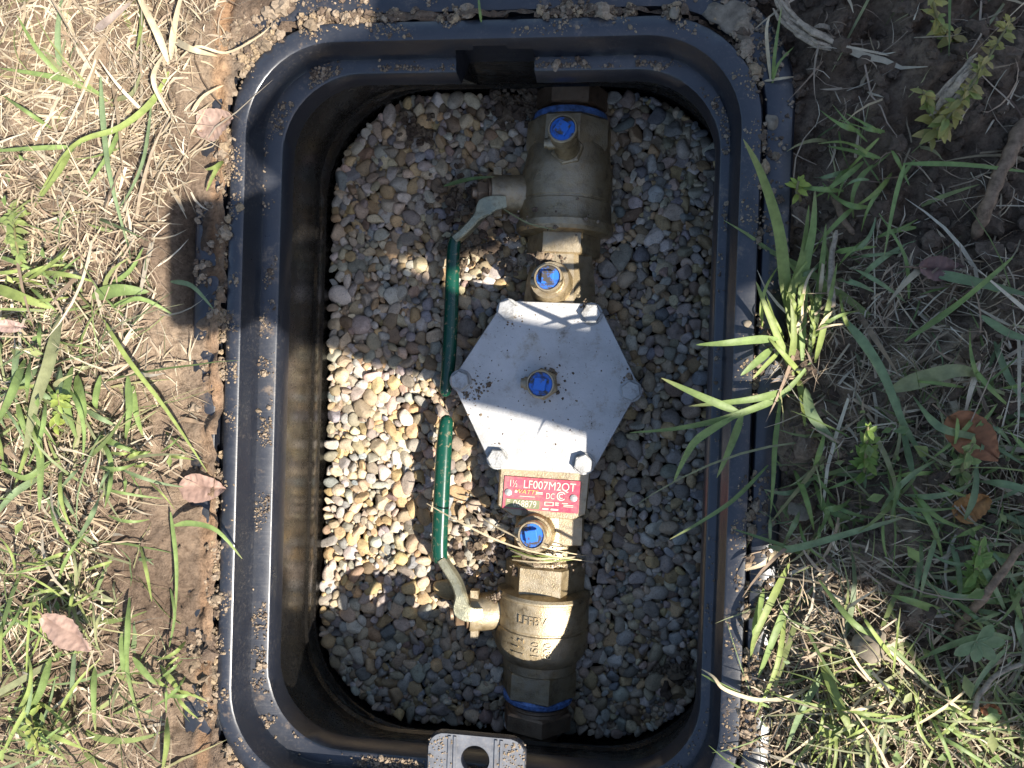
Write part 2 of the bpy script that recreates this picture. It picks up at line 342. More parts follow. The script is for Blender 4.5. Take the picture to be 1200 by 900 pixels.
# tab with a hole at the lower end
def tab():
    z0, z1 = -0.0085, -0.0135
    mb = MB()
    xl, xr, yb, yt, r = -0.0985, -0.0375, -0.2530, -0.2215, 0.010
    cx, cy, hr = (xl + xr) / 2 - 0.0005, -0.2365, 0.0083
    out = []
    n = 64
    # outline points by angle around the hole so that the ring of quads stays clean
    for i in range(n):
        a = 2 * math.pi * i / n; dx, dy = math.cos(a), math.sin(a); t = 1e9
        if dx > 1e-6: t = min(t, (xr - cx) / dx)
        if dx < -1e-6: t = min(t, (xl - cx) / dx)
        if dy > 1e-6: t = min(t, (yt - cy) / dy)
        if dy < -1e-6: t = min(t, (yb - cy) / dy)
        x, y = cx + dx * t, cy + dy * t
        for sx, ex in ((1, xr), (-1, xl)):
            ccx = ex - sx * r; ccy = yt - r
            if (x - ccx) * sx > 0 and y > ccy:
                # intersect ray with corner circle
                ox, oy = cx - ccx, cy - ccy; b = ox * dx + oy * dy; c = ox * ox + oy * oy - r * r
                tt = -b + math.sqrt(max(b * b - c, 0)); x, y = cx + dx * tt, cy + dy * tt
        out.append((x, y))
    hole = [(cx + hr * math.cos(2 * math.pi * i / n), cy + hr * math.sin(2 * math.pi * i / n)) for i in range(n)]
    sc = lambda pts, s: [(cx + (x - cx) * s, cy + (y - cy) * s) for x, y in pts]
    W = lambda pts, z: [(*frombox(x, y), z) for x, y in pts]
    L = [W(hole, z1), W(hole, z0 - 0.0006), W(sc(hole, 1.06), z0), W(sc(out, 0.975), z0), W(out, z0 - 0.0008), W(out, z1)]
    v = [p for q in L for p in q]; f = []
    for k in range(len(L)):
        kk = (k + 1) % len(L)
        for i in range(n): j = (i + 1) % n; f.append([k * n + i, k * n + j, kk * n + j, kk * n + i])
    mb.add(v, f)
    for gx in (-0.0832, -0.0545):                      # raised ribs beside the hole
        for w0 in (-0.0022, 0.0012):
            q = [(gx + w0, yb), (gx + w0 + 0.0016, yb), (gx + w0 + 0.0016, yt - 0.0014), (gx + w0, yt - 0.0014)]
            v, f = rings([W(q, z0 - 0.001), W(q, z0 + 0.0006), W([(x * 0.999 + gx * 0.001, y) for x, y in q], z0 + 0.0009)]); mb.add(v, f)
    o = mb.build('lifting_tab', M['tab'], box, True, 40); tag(o, 'dusty tab with a round hole')
tab()

# ------------------------------------------------------------------ ground
def sdrect(bx, by, k, grow=0.0):
    x0, x1, y0, y1, r, _ = PROF[k]; r = r + grow
    cx, cy = (x0 + x1) / 2, (y0 + y1) / 2; qx = np.abs(bx - cx) - ((x1 - x0) / 2 + grow - r); qy = np.abs(by - cy) - ((y1 - y0) / 2 + grow - r)
    return np.hypot(np.maximum(qx, 0), np.maximum(qy, 0)) + np.minimum(np.maximum(qx, qy), 0) - r
def sstep(a, b, x): t = np.clip((x - a) / (b - a), 0, 1); return t * t * (3 - 2 * t)
def gz(x, y):
    x = np.asarray(x, float); y = np.asarray(y, float); bx, by = tobox(x, y)
    d = sdrect(bx, by, 3)
    left = sstep(-0.19, -0.215, bx); right = sstep(0.04, 0.075, bx); top = sstep(0.17, 0.2, by) * (1 - left); bot = sstep(-0.23, -0.26, by)
    n1 = fbm(x, y, 11, 3, 0) - 0.5; n2 = fbm(x, y, 45, 3, 2) - 0.5; n3 = fbm(x, y, 150, 3, 4) - 0.5
    rough = 0.8 + 0.7 * right + 0.3 * top
    out = 0.022 * n1 + rough * (0.016 * n2 + 0.011 * n3)
    far = sstep(0.0, 0.09, d)
    out = out - 0.003 * left * (1 - far) + (right * 0.016 + 0.004 * left) * far - 0.010 * right * sstep(0.03, 0.0, d) * sstep(-0.02, 0.04, by) - 0.006 * top * sstep(0.03, 0, d)
    lowr = right * sstep(-0.10, -0.16, by)
    bias = -0.0052 + 0.0065 * left + 0.0035 * lowr + 0.003 * bot - 0.001 * top
    dg = sdrect(bx, by, 5)
    groove = sstep(0.002, -0.0005, dg)
    bias = bias + groove * (0.0035 * (1 - right) + 0.0045 * top - 0.0045 * right * sstep(0.17, 0.12, by))
    inn = -0.003 + bias + 0.012 * n2 + 0.011 * n3
    w = sstep(-0.006, 0.008, d)
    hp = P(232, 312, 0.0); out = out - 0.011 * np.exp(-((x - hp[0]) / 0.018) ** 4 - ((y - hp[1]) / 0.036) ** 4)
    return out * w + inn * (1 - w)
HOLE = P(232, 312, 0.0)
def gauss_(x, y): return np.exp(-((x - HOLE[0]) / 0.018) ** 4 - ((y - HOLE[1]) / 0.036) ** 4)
fx = np.arange(-0.52, 0.46, 0.0027); fy = np.arange(-0.43, 0.40, 0.0027)
geo = lambda a, n, R: a * (R / a) ** (np.arange(1, n + 1) / n)
def axis(fine):
    lo = fine[0] - geo(0.02, 22, 28.0); hi = fine[-1] + geo(0.02, 22, 28.0); return np.concatenate([lo[::-1], fine, hi])
gxs, gys = axis(fx), axis(fy)
GX, GY = np.meshgrid(gxs, gys, indexing='ij')
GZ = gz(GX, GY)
bxg, byg = tobox(GX, GY)
keep = sdrect(bxg, byg, 8) > 0.0004
idx = np.arange(GX.size).reshape(GX.shape)
fk = keep[:-1, :-1] & keep[1:, :-1] & keep[1:, 1:] & keep[:-1, 1:]
F = np.stack([idx[:-1, :-1], idx[1:, :-1], idx[1:, 1:], idx[:-1, 1:]], -1)[fk]
damp_shade = 1.0 - 0.62 * sstep(0.05, 0.11, bxg) - 0.45 * sstep(0.19, 0.22, byg) * sstep(-0.16, -0.05, bxg)
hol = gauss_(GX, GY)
damp_shade = np.clip(damp_shade, 0.92, 1) * (1 - 0.62 * hol) * (0.85 + 0.3 * fbm(GX, GY, 16, 3, 5))  # dark soil of the hollow, deepened to paint in the phone's shadow
# straw-coloured sand streak along the left groove
sand = sstep(-0.232, -0.237, bxg) * sstep(-0.247, -0.241, bxg)
gc = damp_shade[..., None] * np.array([1, 1, 1.0]) + sand[..., None] * np.array([0.9, 0.55, 0.2]) * (fbm(GX, GY, 60, 2, 6)[..., None])
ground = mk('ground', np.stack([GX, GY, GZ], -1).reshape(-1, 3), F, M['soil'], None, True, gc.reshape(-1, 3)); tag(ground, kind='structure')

# ------------------------------------------------------------------ gravel bed
ZG = -0.138
def zgrav(x, y):
    px = proj(np.stack([np.ravel(x), np.ravel(y), np.full(np.size(x), ZG)], 1)); z = ZG + 0.010 * (fbm(np.ravel(x), np.ravel(y), 14, 2, 3) - 0.5)
    for cx, cy, r, a in ((565, 235, 45, 0.008), (550, 715, 45, 0.008), (520, 560, 60, 0.003)):
        z = z - a * np.exp(-((px[:, 0] - cx) ** 2 + (px[:, 1] - cy) ** 2) / (2 * r * r))
    return z
WR = (-0.2180, 0.0900, -0.2800, 0.2155, 0.084)
def inwall(bx, by, m):
    x0, x1, y0, y1, r = WR; cx, cy = (x0 + x1) / 2, (y0 + y1) / 2; qx = np.abs(bx - cx) - ((x1 - x0) / 2 - r); qy = np.abs(by - cy) - ((y1 - y0) / 2 - r)
    return np.hypot(np.maximum(qx, 0), np.maximum(qy, 0)) + np.minimum(np.maximum(qx, qy), 0) - r + m
def pack(N, rmin, rmax, seed, iters=70):
    g = np.random.default_rng(seed)
    r = rmin + (rmax - rmin) * g.random(N) ** 1.7; r[:max(4, N // 60)] *= 1.55
    p = np.stack([g.uniform(WR[0], WR[1], N), g.uniform(WR[2], WR[3], N)], 1)
    I = J = None
    for it in range(iters):
        if it % 8 == 0:
            pf = p.astype(np.float32); d2 = (pf[:, None, 0] - pf[None, :, 0]) ** 2; d2 += (pf[:, None, 1] - pf[None, :, 1]) ** 2
            I, J = np.nonzero(d2 < (2.6 * rmax) ** 2); k_ = I != J; I = I[k_]; J = J[k_]
        d = p[I] - p[J]; dist = np.sqrt((d ** 2).sum(-1)) + 1e-9
        ov = np.maximum(0, r[I] + r[J] - dist) * 0.42 / dist
        p = p + np.stack([np.bincount(I, d[:, 0] * ov, N), np.bincount(I, d[:, 1] * ov, N)], 1)
        s = inwall(p[:, 0], p[:, 1], r * 0.8); h = 1e-4
        gx = (inwall(p[:, 0] + h, p[:, 1], 0) - inwall(p[:, 0] - h, p[:, 1], 0)) / (2 * h); gy = (inwall(p[:, 0], p[:, 1] + h, 0) - inwall(p[:, 0], p[:, 1] - h, 0)) / (2 * h)
        k = np.maximum(s, 0); p[:, 0] -= gx * k; p[:, 1] -= gy * k
    return p, r
PAL = np.array([(0.42, 0.34, 0.235), (0.38, 0.355, 0.315), (0.50, 0.45, 0.375), (0.25, 0.185, 0.12), (0.25, 0.25, 0.245), (0.40, 0.31, 0.245), (0.45, 0.325, 0.175), (0.34, 0.30, 0.25), (0.28, 0.245, 0.195), (0.47, 0.385, 0.265), (0.33, 0.23, 0.18)])
PW = np.array([3.4, 2.2, 3.2, 1.3, 1.2, 0.9, 3.2, 2.2, 1.4, 3.2, 0.3]); PW /= PW.sum()
ICO2, ICF2 = ico(2); ICO1, ICF1 = ico(1); ICO0, ICF0 = ico(0)
def stone(base, a, b, c, g, ang=0.35):
    v = base.copy(); 
    for _ in range(3):                                  # broad lumps
        d = g.normal(size=3); d /= np.linalg.norm(d); v = v * (1 + 0.13 * (base @ d)[:, None] * g.uniform(-1, 1))
    for _ in range(g.integers(4, 10)):                    # worn flats
        d = g.normal(size=3); d /= np.linalg.norm(d); t = g.uniform(0.5, 0.85); q = v @ d; k = np.maximum(q - t, 0); v = v - d * (k * 0.95)[:, None]
    v = v * (a, b, c)
    t1, t2, t3 = g.normal(0, ang), g.normal(0, ang), g.uniform(0, 2 * math.pi)
    def R(t, i, j): m = np.eye(3); m[i, i] = m[j, j] = math.cos(t); m[i, j] = -math.sin(t); m[j, i] = math.sin(t); return m
    return v @ (R(t3, 0, 1) @ R(t2, 0, 2) @ R(t1, 1, 2)).T
def pcolor(g):
    c = PAL[g.choice(len(PAL), p=PW)] * g.uniform(0.65, 1.25) * g.uniform(0.94, 1.06, 3); return c
bedL = rrect(*WR, ZG - 0.022)
bed = mk('gravel_bed', bedL, [list(range(len(bedL)))], M['soil'], None, False, np.full((len(bedL), 3), 0.5)); tag(bed, kind='structure')
pg = np.random.default_rng(11)
pp, pr = pack(2500, 0.0027, 0.0066, 5, 56)
wx, wy = frombox(pp[:, 0], pp[:, 1]); pz = zgrav(wx, wy)
items = []
for i in range(len(pr)):
    r = pr[i]; el = pg.uniform(1.0, 1.75); a = r * math.sqrt(el) * 1.2; b = r / math.sqrt(el) * 1.25; c = b * pg.uniform(0.6, 0.9)
    v = stone(ICO2, a, b, c, pg) + (wx[i], wy[i], pz[i] - c * 0.55 + pg.uniform(-0.0035, 0.003)); items.append((r, v, pcolor(pg)))
pxs = proj(np.array([[wx[i], wy[i], pz[i]] for i in range(len(pr))]))
def hid(p):                                             # below the valve or the rim, so not in view
    x, y = p; ax = 670 + (y - 120) * (-39 / 680)
    return (abs(x - ax) < 58) or (355 < y < 550 and 545 < x < 740) or x > 838 or y > 862 or x < 340 or y < 98
order = sorted(range(len(pr)), key=lambda i: (hid(pxs[i]), -pr[i]))
top300 = set(order[:300])
fv, ff, fc, off = [], [], [], 0
for i, (r, v, c) in enumerate(items):
    if i in top300:
        mk('pebble', v, ICF2, M['pebble'], bed, True, np.tile(c, (len(v), 1)))
    else:
        fv.append(v); ff.append(ICF2 + off); fc.append(np.tile(c, (len(v), 1))); off += len(v)
pp2, pr2 = pack(1700, 0.0038, 0.0062, 9, 32)
wx2, wy2 = frombox(pp2[:, 0], pp2[:, 1]); pz2 = zgrav(wx2, wy2) - 0.0062
for i in range(len(pr2)):
    r = pr2[i]; v = stone(ICO1, r * 1.2, r, r * 0.8, pg) + (wx2[i], wy2[i], pz2[i] + pg.uniform(-0.002, 0.002)); c = pcolor(pg)
    fv.append(v); ff.append(ICF1 + off); fc.append(np.tile(c, (len(v), 1))); off += len(v)
pp3, pr3 = pack(3600, 0.0015, 0.0029, 15, 16)
wx3, wy3 = frombox(pp3[:, 0], pp3[:, 1]); pz3 = zgrav(wx3, wy3) - 0.0030
for i in range(len(pr3)):
    r = pr3[i]; v = stone(ICO1, r * 1.25, r, r * 0.8, pg) + (wx3[i], wy3[i], pz3[i] + pg.uniform(-0.0015, 0.0015)); c = pcolor(pg)
    fv.append(v); ff.append(ICF1 + off); fc.append(np.tile(c, (len(v), 1))); off += len(v)
o = mk('small_pebbles', np.concatenate(fv), np.concatenate(ff), M['pebble'], bed, True, np.concatenate(fc)); tag(o, kind='stuff')

# ------------------------------------------------------------------ backflow valve
ZA = -0.135; MPX = (CAMH - ZA) / FPX
A0 = P(670, 120, ZA); B0 = P(631, 800, ZA)
AX = (A0 - B0) / np.linalg.norm(A0 - B0); UX = np.array([AX[1], -AX[0], 0.0]); UZ = np.array([0, 0, 1.0])
def V(py):                                              # point on the axis seen at photo row py
    q = P(670 + (py - 120) * (631 - 670) / 680, py, ZA); t = (q - B0) @ AX; return B0 + AX * t
valve = empty('backflow_valve', V(450) + np.array([0, 0, -0.03]))
tag(valve, 'brass double check valve with hexagonal grey cover lying on gravel in the box', 'valve')
def sec(prof, n=32, poly=None, rot=0.0):
    """prof = [(photo row, radius in photo px)] along the axis, from the top of the photo down"""
    c = V(prof[0][0]); L = []
    m = poly or n; u = UX; w = UZ
    for py, r in prof:
        c = V(py); L.append([c + r * MPX * (math.cos(rot + 2 * math.pi * i / m) * u + math.sin(rot + 2 * math.pi * i / m) * w) for i in range(m)])
    return rings(L)
HEXR = math.pi / 6 * 0 + math.pi / 6                    # a flat facing up needs vertices at 30 deg + k*60
def hexsec(y0, y1, r, rot=0.0, ch=3):
    k = 1.12
    return sec([(y0, r * k - ch), (y0 + 2, r * k), (y1 - 2, r * k), (y1, r * k - ch)], poly=6, rot=rot)
def shutoff(name, ys, flip, label, letters=None):
    pass
# --- upper shut-off valve
mb = MB()
mb.add(*sec([(144, 40), (146, 44), (176, 47), (182, 48), (196, 50), (202, 52), (206, 52.5), (238, 52.5), (239, 51.6), (241, 51.6), (242, 52.8), (262, 54), (266, 56.5), (273, 56.5), (277, 53), (279, 40)], 40))
mb.add(*sec([(146, 46), (149, 50), (178, 51), (186, 47)], poly=8, rot=math.pi / 8 + 0.12))
mb.add(*hexsec(277, 303, 38, 0.0))
sv1 = mb.build('shutoff_valve', M['bronze'], valve, True, 30); tag(sv1, 'upper brass shut-off valve')
# --- lower shut-off valve
mb = MB()
mb.add(*hexsec(656, 690, 42, 0.05))
mb.add(*sec([(686, 44), (689, 53), (692, 55), (694, 55), (695, 54), (726, 54.5), (727, 53.6), (728.5, 53.6), (729.5, 54.8), (752, 54.5), (760, 51), (766, 46), (768, 44), (778, 43), (780, 40)], 40))
mb.add(*hexsec(778, 810, 40, 0.18))
sv2 = mb.build('shutoff_valve', M['bronze'], valve, True, 30); tag(sv2, 'lower brass shut-off valve with cast lettering')
# --- body
mb = MB()
mb.add(*sec([(299, 34), (301, 37), (312, 38), (330, 42), (350, 44), (372, 44)], 8, 8, math.pi / 8))
mb.add(*sec([(540, 36), (600, 37), (612, 38), (630, 38.5), (642, 38), (650, 36), (652, 39), (658, 39), (660, 34)], 12, 12, math.pi / 12))
def plan(pxs_, z): return [P(x, y, z) for x, y in pxs_]
HEXP = [(591, 352), (702, 356), (750, 454), (693, 556), (577, 549), (529, 446)]
cen = np.mean(HEXP, 0)
def hexring(s, z, rc=0.09, m=4):
    q = [cen + (np.array(p) - cen) * s for p in HEXP]; out = []
    for i in range(6):
        a, b, c = q[i - 1], q[i], q[(i + 1) % 6]; p0 = b + (a - b) * rc; p1 = b + (c - b) * rc
        for k in range(m + 1):
            t = k / m; out.append((1 - t) ** 2 * p0 + 2 * t * (1 - t) * b + t * t * p1)
    return plan(out[::-1], z)
ZC = -0.103
mb.add(*rings([hexring(0.55, -0.165), hexring(0.8, -0.14), hexring(0.92, -0.122), hexring(0.97, ZC - 0.0098)]))
blk = [(586, 548), (692, 552), (687, 603), (672, 609), (600, 604), (583, 592)]
def ringpx(pts, s, z):
    c = np.mean(pts, 0); return plan([c + (np.array(p) - c) * s for p in pts[::-1]], z)
mb.add(*rings([ringpx(blk, 0.9, -0.16), ringpx(blk, 1.0, -0.125), ringpx(blk, 1.0, -0.1096), ringpx(blk, 0.97, -0.1080)]))
mb.add(*rings([ringpx([(655, 604), (685, 606), (684, 640), (655, 640)], 1.0, -0.15), ringpx([(655, 604), (684, 606), (683, 640), (655, 640)], 1.0, -0.1145), ringpx([(655, 604), (683, 606), (682, 640), (655, 640)], 0.95, -0.113)]))
# bosses under the test cocks
for (bx0, by0, bz0), (tx, ty, tz), r in (((650, 340, -0.125), (644, 328, -0.103), 24), ((630, 620, -0.13), (625, 626, -0.102), 23)):
    a = P(bx0, by0, bz0); b = P(tx, ty, tz); Lh = np.linalg.norm(b - a); mb.add(*lathe(a, b - a, [(0, (r + 4) * MPX), (Lh * 0.8, r * MPX), (Lh, (r - 2.5) * MPX)], 20))
body = mb.build('body', M['bronze'], valve, True, 30)
# --- hexagonal cover
mb = MB()
mb.add(*rings([hexring(0.985, ZC - 0.0096), hexring(1.0, ZC - 0.0088), hexring(1.0, ZC - 0.0010), hexring(0.992, ZC)]))
cov = mb.build('cover_plate', M['cover'], valve, True, 30); tag(cov, 'hexagonal grey cover plate')
bp = [(595, 363), (693, 368), (739, 458), (684, 543), (583, 537), (540, 446)]
for i, (x, y) in enumerate(bp):
    mb = MB(); c = P(x, y, ZC); 
    mb.add(*lathe(c, (0, 0, 1), [(-0.001, 0.0083), (0.0006, 0.0083), (0.0009, 0.0079)], 20))
    mb.add(*lathe(c, (0, 0, 1), [(0.0006, 0.0074), (0.0046, 0.0074), (0.0053, 0.0067)], poly=6, rot=0.3 + i * 0.7))
    mb.add(*lathe(c, (0, 0, 1), [(0.0050, 0.0060), (0.0055, 0.0058)], 18))
    mb.build('bolt', M['steel'], cov, True, 30)
# --- test cocks
def cock(top, zt, base, zb, rot, side=True, rs=1.0):
    t = P(*top, zt); b = P(*base, zb); d = (t - b) / np.linalg.norm(t - b); h = np.linalg.norm(t - b); u, w, _ = frame(d)
    mb = MB()
    mb.add(*lathe(b, d, [(-0.003, 0.0118 * rs), (0.002, 0.0118 * rs), (0.003, 0.0108 * rs)], poly=6, rot=rot))
    mb.add(*lathe(b, d, [(0.001, 0.0092 * rs), (h * 0.35, 0.0092 * rs), (h * 0.42, 0.0078 * rs), (h * 0.62, 0.0078 * rs), (h * 0.68, 0.0100 * rs), (h - 0.0008, 0.0103 * rs), (h, 0.0098 * rs), (h, 0.0088 * rs), (h - 0.003, 0.0086 * rs)], 26))
    if side:
        sdv = np.array([-0.97, 0.05, 0.12]); sdv = sdv - d * (sdv @ d); sdv /= np.linalg.norm(sdv); q = b + d * h * 0.35
        mb.add(*lathe(q, sdv, [(0.004, 0.0048), (0.0125, 0.0048), (0.0128, 0.0036), (0.0150, 0.0036)], 14))
    o = mb.build('test_cock', M['bronze'], valve, True, 32)
    mb = MB(); mb.add(*lathe(t, d, [(-0.004, 0.0088 * rs), (-0.0016, 0.0088 * rs), (-0.0010, 0.0083 * rs)], 26))
    q = [t + d * (-0.001) + 0.0062 * rs * (math.cos(rot + k * math.pi / 2) * u + math.sin(rot + k * math.pi / 2) * w) for k in range(4)]
    mb.add(*rings([q, [p + d * 0.0030 for p in q], [t + d * 0.0024 + (p - t + d * 0.001) * 0.9 for p in q]]))
    q = [t + d * 0.0016 + 0.0005 * rs * (math.cos(k * math.pi / 6) * u + math.sin(k * math.pi / 6) * w) for k in range(12)]
    pl = mb.build('plug', M['blue'], valve, True, 32); pl.parent = o; pl.matrix_parent_inverse = Matrix()
    return o
cock((659, 150), -0.069, (665, 176), -0.103, 0.2)
cock((642, 325), -0.086, (649, 333), -0.108, 0.75)
cock((633, 450), -0.0905, (636, 450), ZC + 0.001, 0.6)
cock((623, 628), -0.086, (630, 622), -0.107, 0.95)
# --- end fittings, sealant rings and pipes
mb = MB(); mb.add(*hexsec(106, 132, 37, 0.0)); mb.add(*sec([(131, 32), (133, 34), (134, 32), (136, 34), (138, 32), (146, 33)], 28))
mb.build('pipe_adapter', M['dkbronze'], valve, True, 30)
mb = MB(); mb.add(*sec([(812, 35), (818, 37), (820, 35), (822, 37), (824, 35), (828, 36)], 28)); mb.add(*hexsec(827, 848, 38, 0.3))
mb.build('pipe_adapter', M['dkbronze'], valve, True, 30)
mb = MB(); mb.add(*sec([(136, 36), (138, 42.5), (142, 43.5), (146, 43), (148, 40)], 40)); mb.build('sealant_ring', M['tape'], valve, True, 40)
mb = MB(); mb.add(*sec([(808, 38), (811, 41), (815, 41), (819, 36)], 40)); mb.build('sealant_ring', M['tape'], valve, True, 40)
mb = MB(); mb.add(*sec([(38, 24), (108, 24)], 24)); mb.build('pipe', M['dkbronze'], valve)
mb = MB(); mb.add(*sec([(846, 26), (905, 26)], 24)); mb.build('pipe', M['dkbronze'], valve)
# --- handles
def bar(path, wid, th):
    """flat bar: wid across the path in plan, th vertical"""
    path = np.asarray(path, float); L = []; k = len(path)
    for i in range(k):
        d = path[min(i + 1, k - 1)] - path[max(i - 1, 0)]; d /= np.linalg.norm(d); s = np.cross(d, UZ); s /= np.linalg.norm(s); w = np.cross(s, d)
        a = wid[i] / 2; t = th[i] / 2; c = min(a, t) * 0.35
        L.append([path[i] + s * x + w * y for x, y in ((-a + c, -t), (a - c, -t), (a, -t + c), (a, t - c), (a - c, t), (-a + c, t), (-a, t - c), (-a, -t + c))])
    return rings(L)
def stem(par_, p0, p1, r0, nut, n2):
    a = np.array(p0); b = np.array(p1); d = b - a; h = np.linalg.norm(d); d /= h; mb = MB()
    mb.add(*lathe(a, d, [(0, r0 * 1.12), (h * 0.25, r0 * 1.03), (h * 0.4, r0), (h * 0.93, r0), (h, r0 * 0.93)], 26))
    for sgn in (1, -1):
        q = a + d * h * 0.78 + np.array([0, sgn * r0 * 1.0, 0.004]); mb.add(*rings([[q + np.array([x, y, z]) for x, y in ((-0.003, -0.004), (0.003, -0.004), (0.003, 0.004), (-0.003, 0.004))] for z in (-0.004, 0.003)]))
    return mb.build('stem', M['bronze'], par_, True, 32), b, d
def handle(par_, neck, wn, tn, grip, rg, s0, s1, r0):
    st, b, d = stem(valve, P(*s0), P(*s1), r0, None, None); st.parent = par_
    st.matrix_parent_inverse = Matrix()
    mb = MB(); mb.add(*lathe(b, d, [(-0.001, 0.0110), (0.002, 0.0115), (0.0024, 0.0105)], 22)); mb.add(*lathe(b, d, [(0.002, 0.0088), (0.0095, 0.0088), (0.0102, 0.0078)], poly=6, rot=0.4)); mb.add(*lathe(b, d, [(0.0095, 0.0045), (0.0135, 0.0043)], 14))
    nt = mb.build('handle_nut', M['dkbronze'], valve, True, 30); nt.parent = par_; nt.matrix_parent_inverse = Matrix()
    pth = spline([P(*q) for q in neck], 5); t = np.linspace(0, len(neck) - 1, len(pth))
    wv = np.interp(t, range(len(neck)), wn) * MPX; tv = np.interp(t, range(len(neck)), tn)
    mb = MB(); mb.add(*bar(pth, wv, tv)); le = mb.build('lever', M['lever'], valve, True, 30); le.parent = par_; le.matrix_parent_inverse = Matrix()
    gp = spline([P(*q) for q in grip], 6); t = np.linspace(0, len(grip) - 1, len(gp)); rv = np.interp(t, range(len(grip)), rg) * MPX
    d0 = gp[0] - gp[1]; d0 /= np.linalg.norm(d0); d1 = gp[-1] - gp[-2]; d1 /= np.linalg.norm(d1)
    gp = np.concatenate([[gp[0] + d0 * 0.0025, gp[0] + d0 * 0.0018], gp, [gp[-1] + d1 * rv[-1] * 0.6, gp[-1] + d1 * rv[-1] * 0.95]]); rv = np.concatenate([[rv[0] * 0.7, rv[0] * 0.92], rv, [rv[-1] * 0.75, rv[-1] * 0.3]])
    v, f = tube(gp, rv, 16, 0.85); mb = MB(); mb.add(v, f); gr = mb.build('grip', M['grip'], valve, True, 60); gr.parent = par_; gr.matrix_parent_inverse = Matrix(); tag(gr, 'dark green vinyl grip')
handle(sv1, [(593, 237, -0.112), (580, 238, -0.110), (569, 243, -0.111), (561, 254, -0.114), (548, 269, -0.116), (534, 281, -0.117)], [13, 17, 22, 10, 9, 9], [0.003, 0.003, 0.004, 0.011, 0.012, 0.012],
       [(533, 281, -0.117), (531, 300, -0.117), (529, 360, -0.117), (526, 420, -0.117), (522, 458, -0.117)], [7, 8, 8.5, 8.5, 7], (622, 229, -0.133), (574, 227, -0.124), 0.0145)
handle(sv2, [(566, 718, -0.112), (553, 720, -0.110), (542, 714, -0.110), (540, 697, -0.112), (534, 680, -0.115), (518, 655, -0.117)], [12, 17, 22, 12, 11, 10], [0.003, 0.003, 0.004, 0.010, 0.011, 0.011],
       [(516, 655, -0.117), (515, 640, -0.117), (517, 590, -0.117), (520, 530, -0.117), (523, 494, -0.117)], [8.5, 9.5, 9.5, 9.5, 8], (592, 714, -0.133), (548, 718, -0.124), 0.0142)
# --- lettering
def textmesh(s, size, ext=0.0, shear=0.0, align='CENTER', sx=1.0):
    cu = bpy.data.curves.new('t', 'FONT'); cu.body = s; cu.size = size; cu.extrude = ext; cu.align_x = align; cu.align_y = 'CENTER'; cu.shear = shear; cu.resolution_u = 3
    o = bpy.data.objects.new('t', cu); COL.objects.link(o); bpy.context.view_layer.update()
    me = o.evaluated_get(bpy.context.evaluated_depsgraph_get()).to_mesh()
    v = np.array([q.co[:] for q in me.vertices]).reshape(-1, 3); f = [list(p.vertices) for p in me.polygons]
    o.to_mesh_clear(); bpy.data.objects.remove(o); bpy.data.curves.remove(cu)
    if len(v): v[:, 0] *= sx
    return v, f
# name plate
PL = [(591.5, 557.5), (680.5, 564), (676.5, 602), (588.5, 595)]
ZP = -0.1074
pc = [P(x, y, ZP) for x, y in PL]; PO = pc[0]; PU = pc[1] - pc[0]; PV = pc[3] - pc[0]; PUl = np.linalg.norm(PU); PVl = np.linalg.norm(PV); PU /= PUl; PV /= PVl
def plq(u0, v0, u1, v1, z): return [PO + PU * PUl * u + PV * PVl * v + UZ * z for u, v in ((u0, v0), (u0, v1), (u1, v1), (u1, v0))]
mb = MB(); mb.add(*rings([plq(0, 0, 1, 1, -0.0012), plq(0, 0, 1, 1, 0.0003), plq(0.004, 0.008, 0.996, 0.992, 0.0005)]))
npl = mb.build('name_plate', M['red'], valve, False, None); tag(npl, 'red metal name plate with pale printing')
mb = MB(); mb.add(*rings([plq(0.04, 0.69, 0.49, 0.965, 0.0004), plq(0.04, 0.69, 0.49, 0.965, 0.0007)])); q = mb.build('number_field', M['plategreen'], valve, False, None); q.parent = npl; q.matrix_parent_inverse = Matrix()
def plt(s, u, v, hgt, mat, sx=1.0, shear=0.0, z=0.0009):
    tv, tf = textmesh(s, hgt * 1.38, 0.00008, shear, 'CENTER', sx)
    w = PO + np.outer(tv[:, 0], PU) - np.outer(tv[:, 1], PV) + PU * PUl * u + PV * PVl * v + np.outer(tv[:, 2] + z, UZ)
    o = mk('lettering', w, tf, mat, valve, False); o.parent = npl; o.matrix_parent_inverse = Matrix(); return o
plt('1½', 0.125, 0.22, PVl * 0.22, M['platewhite'], 0.72); plt('LF007M2QT', 0.60, 0.22, PVl * 0.26, M['platewhite'], 0.88)
plt('WATTS', 0.30, 0.45, PVl * 0.13, M['plateyellow'], 1.2, 0.2); plt('DC', 0.62, 0.53, PVl * 0.19, M['platewhite'], 0.72)
plt('068879', 0.295, 0.83, PVl * 0.22, M['platewhite'], 0.80)
mb = MB()
for u0, v0, u1, v1 in ((0.15, 0.42, 0.185, 0.49), (0.43, 0.42, 0.52, 0.45), (0.43, 0.465, 0.52, 0.49), (0.22, 0.575, 0.42, 0.595), (0.55, 0.70, 0.565, 0.82), (0.565, 0.70, 0.66, 0.72), (0.565, 0.80, 0.66, 0.82), (0.66, 0.70, 0.675, 0.82), (0.69, 0.70, 0.74, 0.735), (0.69, 0.76, 0.74, 0.795), (0.78, 0.70, 0.86, 0.725), (0.80, 0.75, 0.93, 0.775), (0.80, 0.80, 0.93, 0.82), (0.53, 0.90, 0.61, 0.95), (0.64, 0.90, 0.74, 0.955), (0.055, 0.715, 0.10, 0.735), (0.055, 0.76, 0.10, 0.78)):
    mb.add(plq(u0, v0, u1, v1, 0.0010), [[0, 1, 2, 3]])
ccx = PO + PU * PUl * 0.765 + PV * PVl * 0.50 + UZ * 0.0010
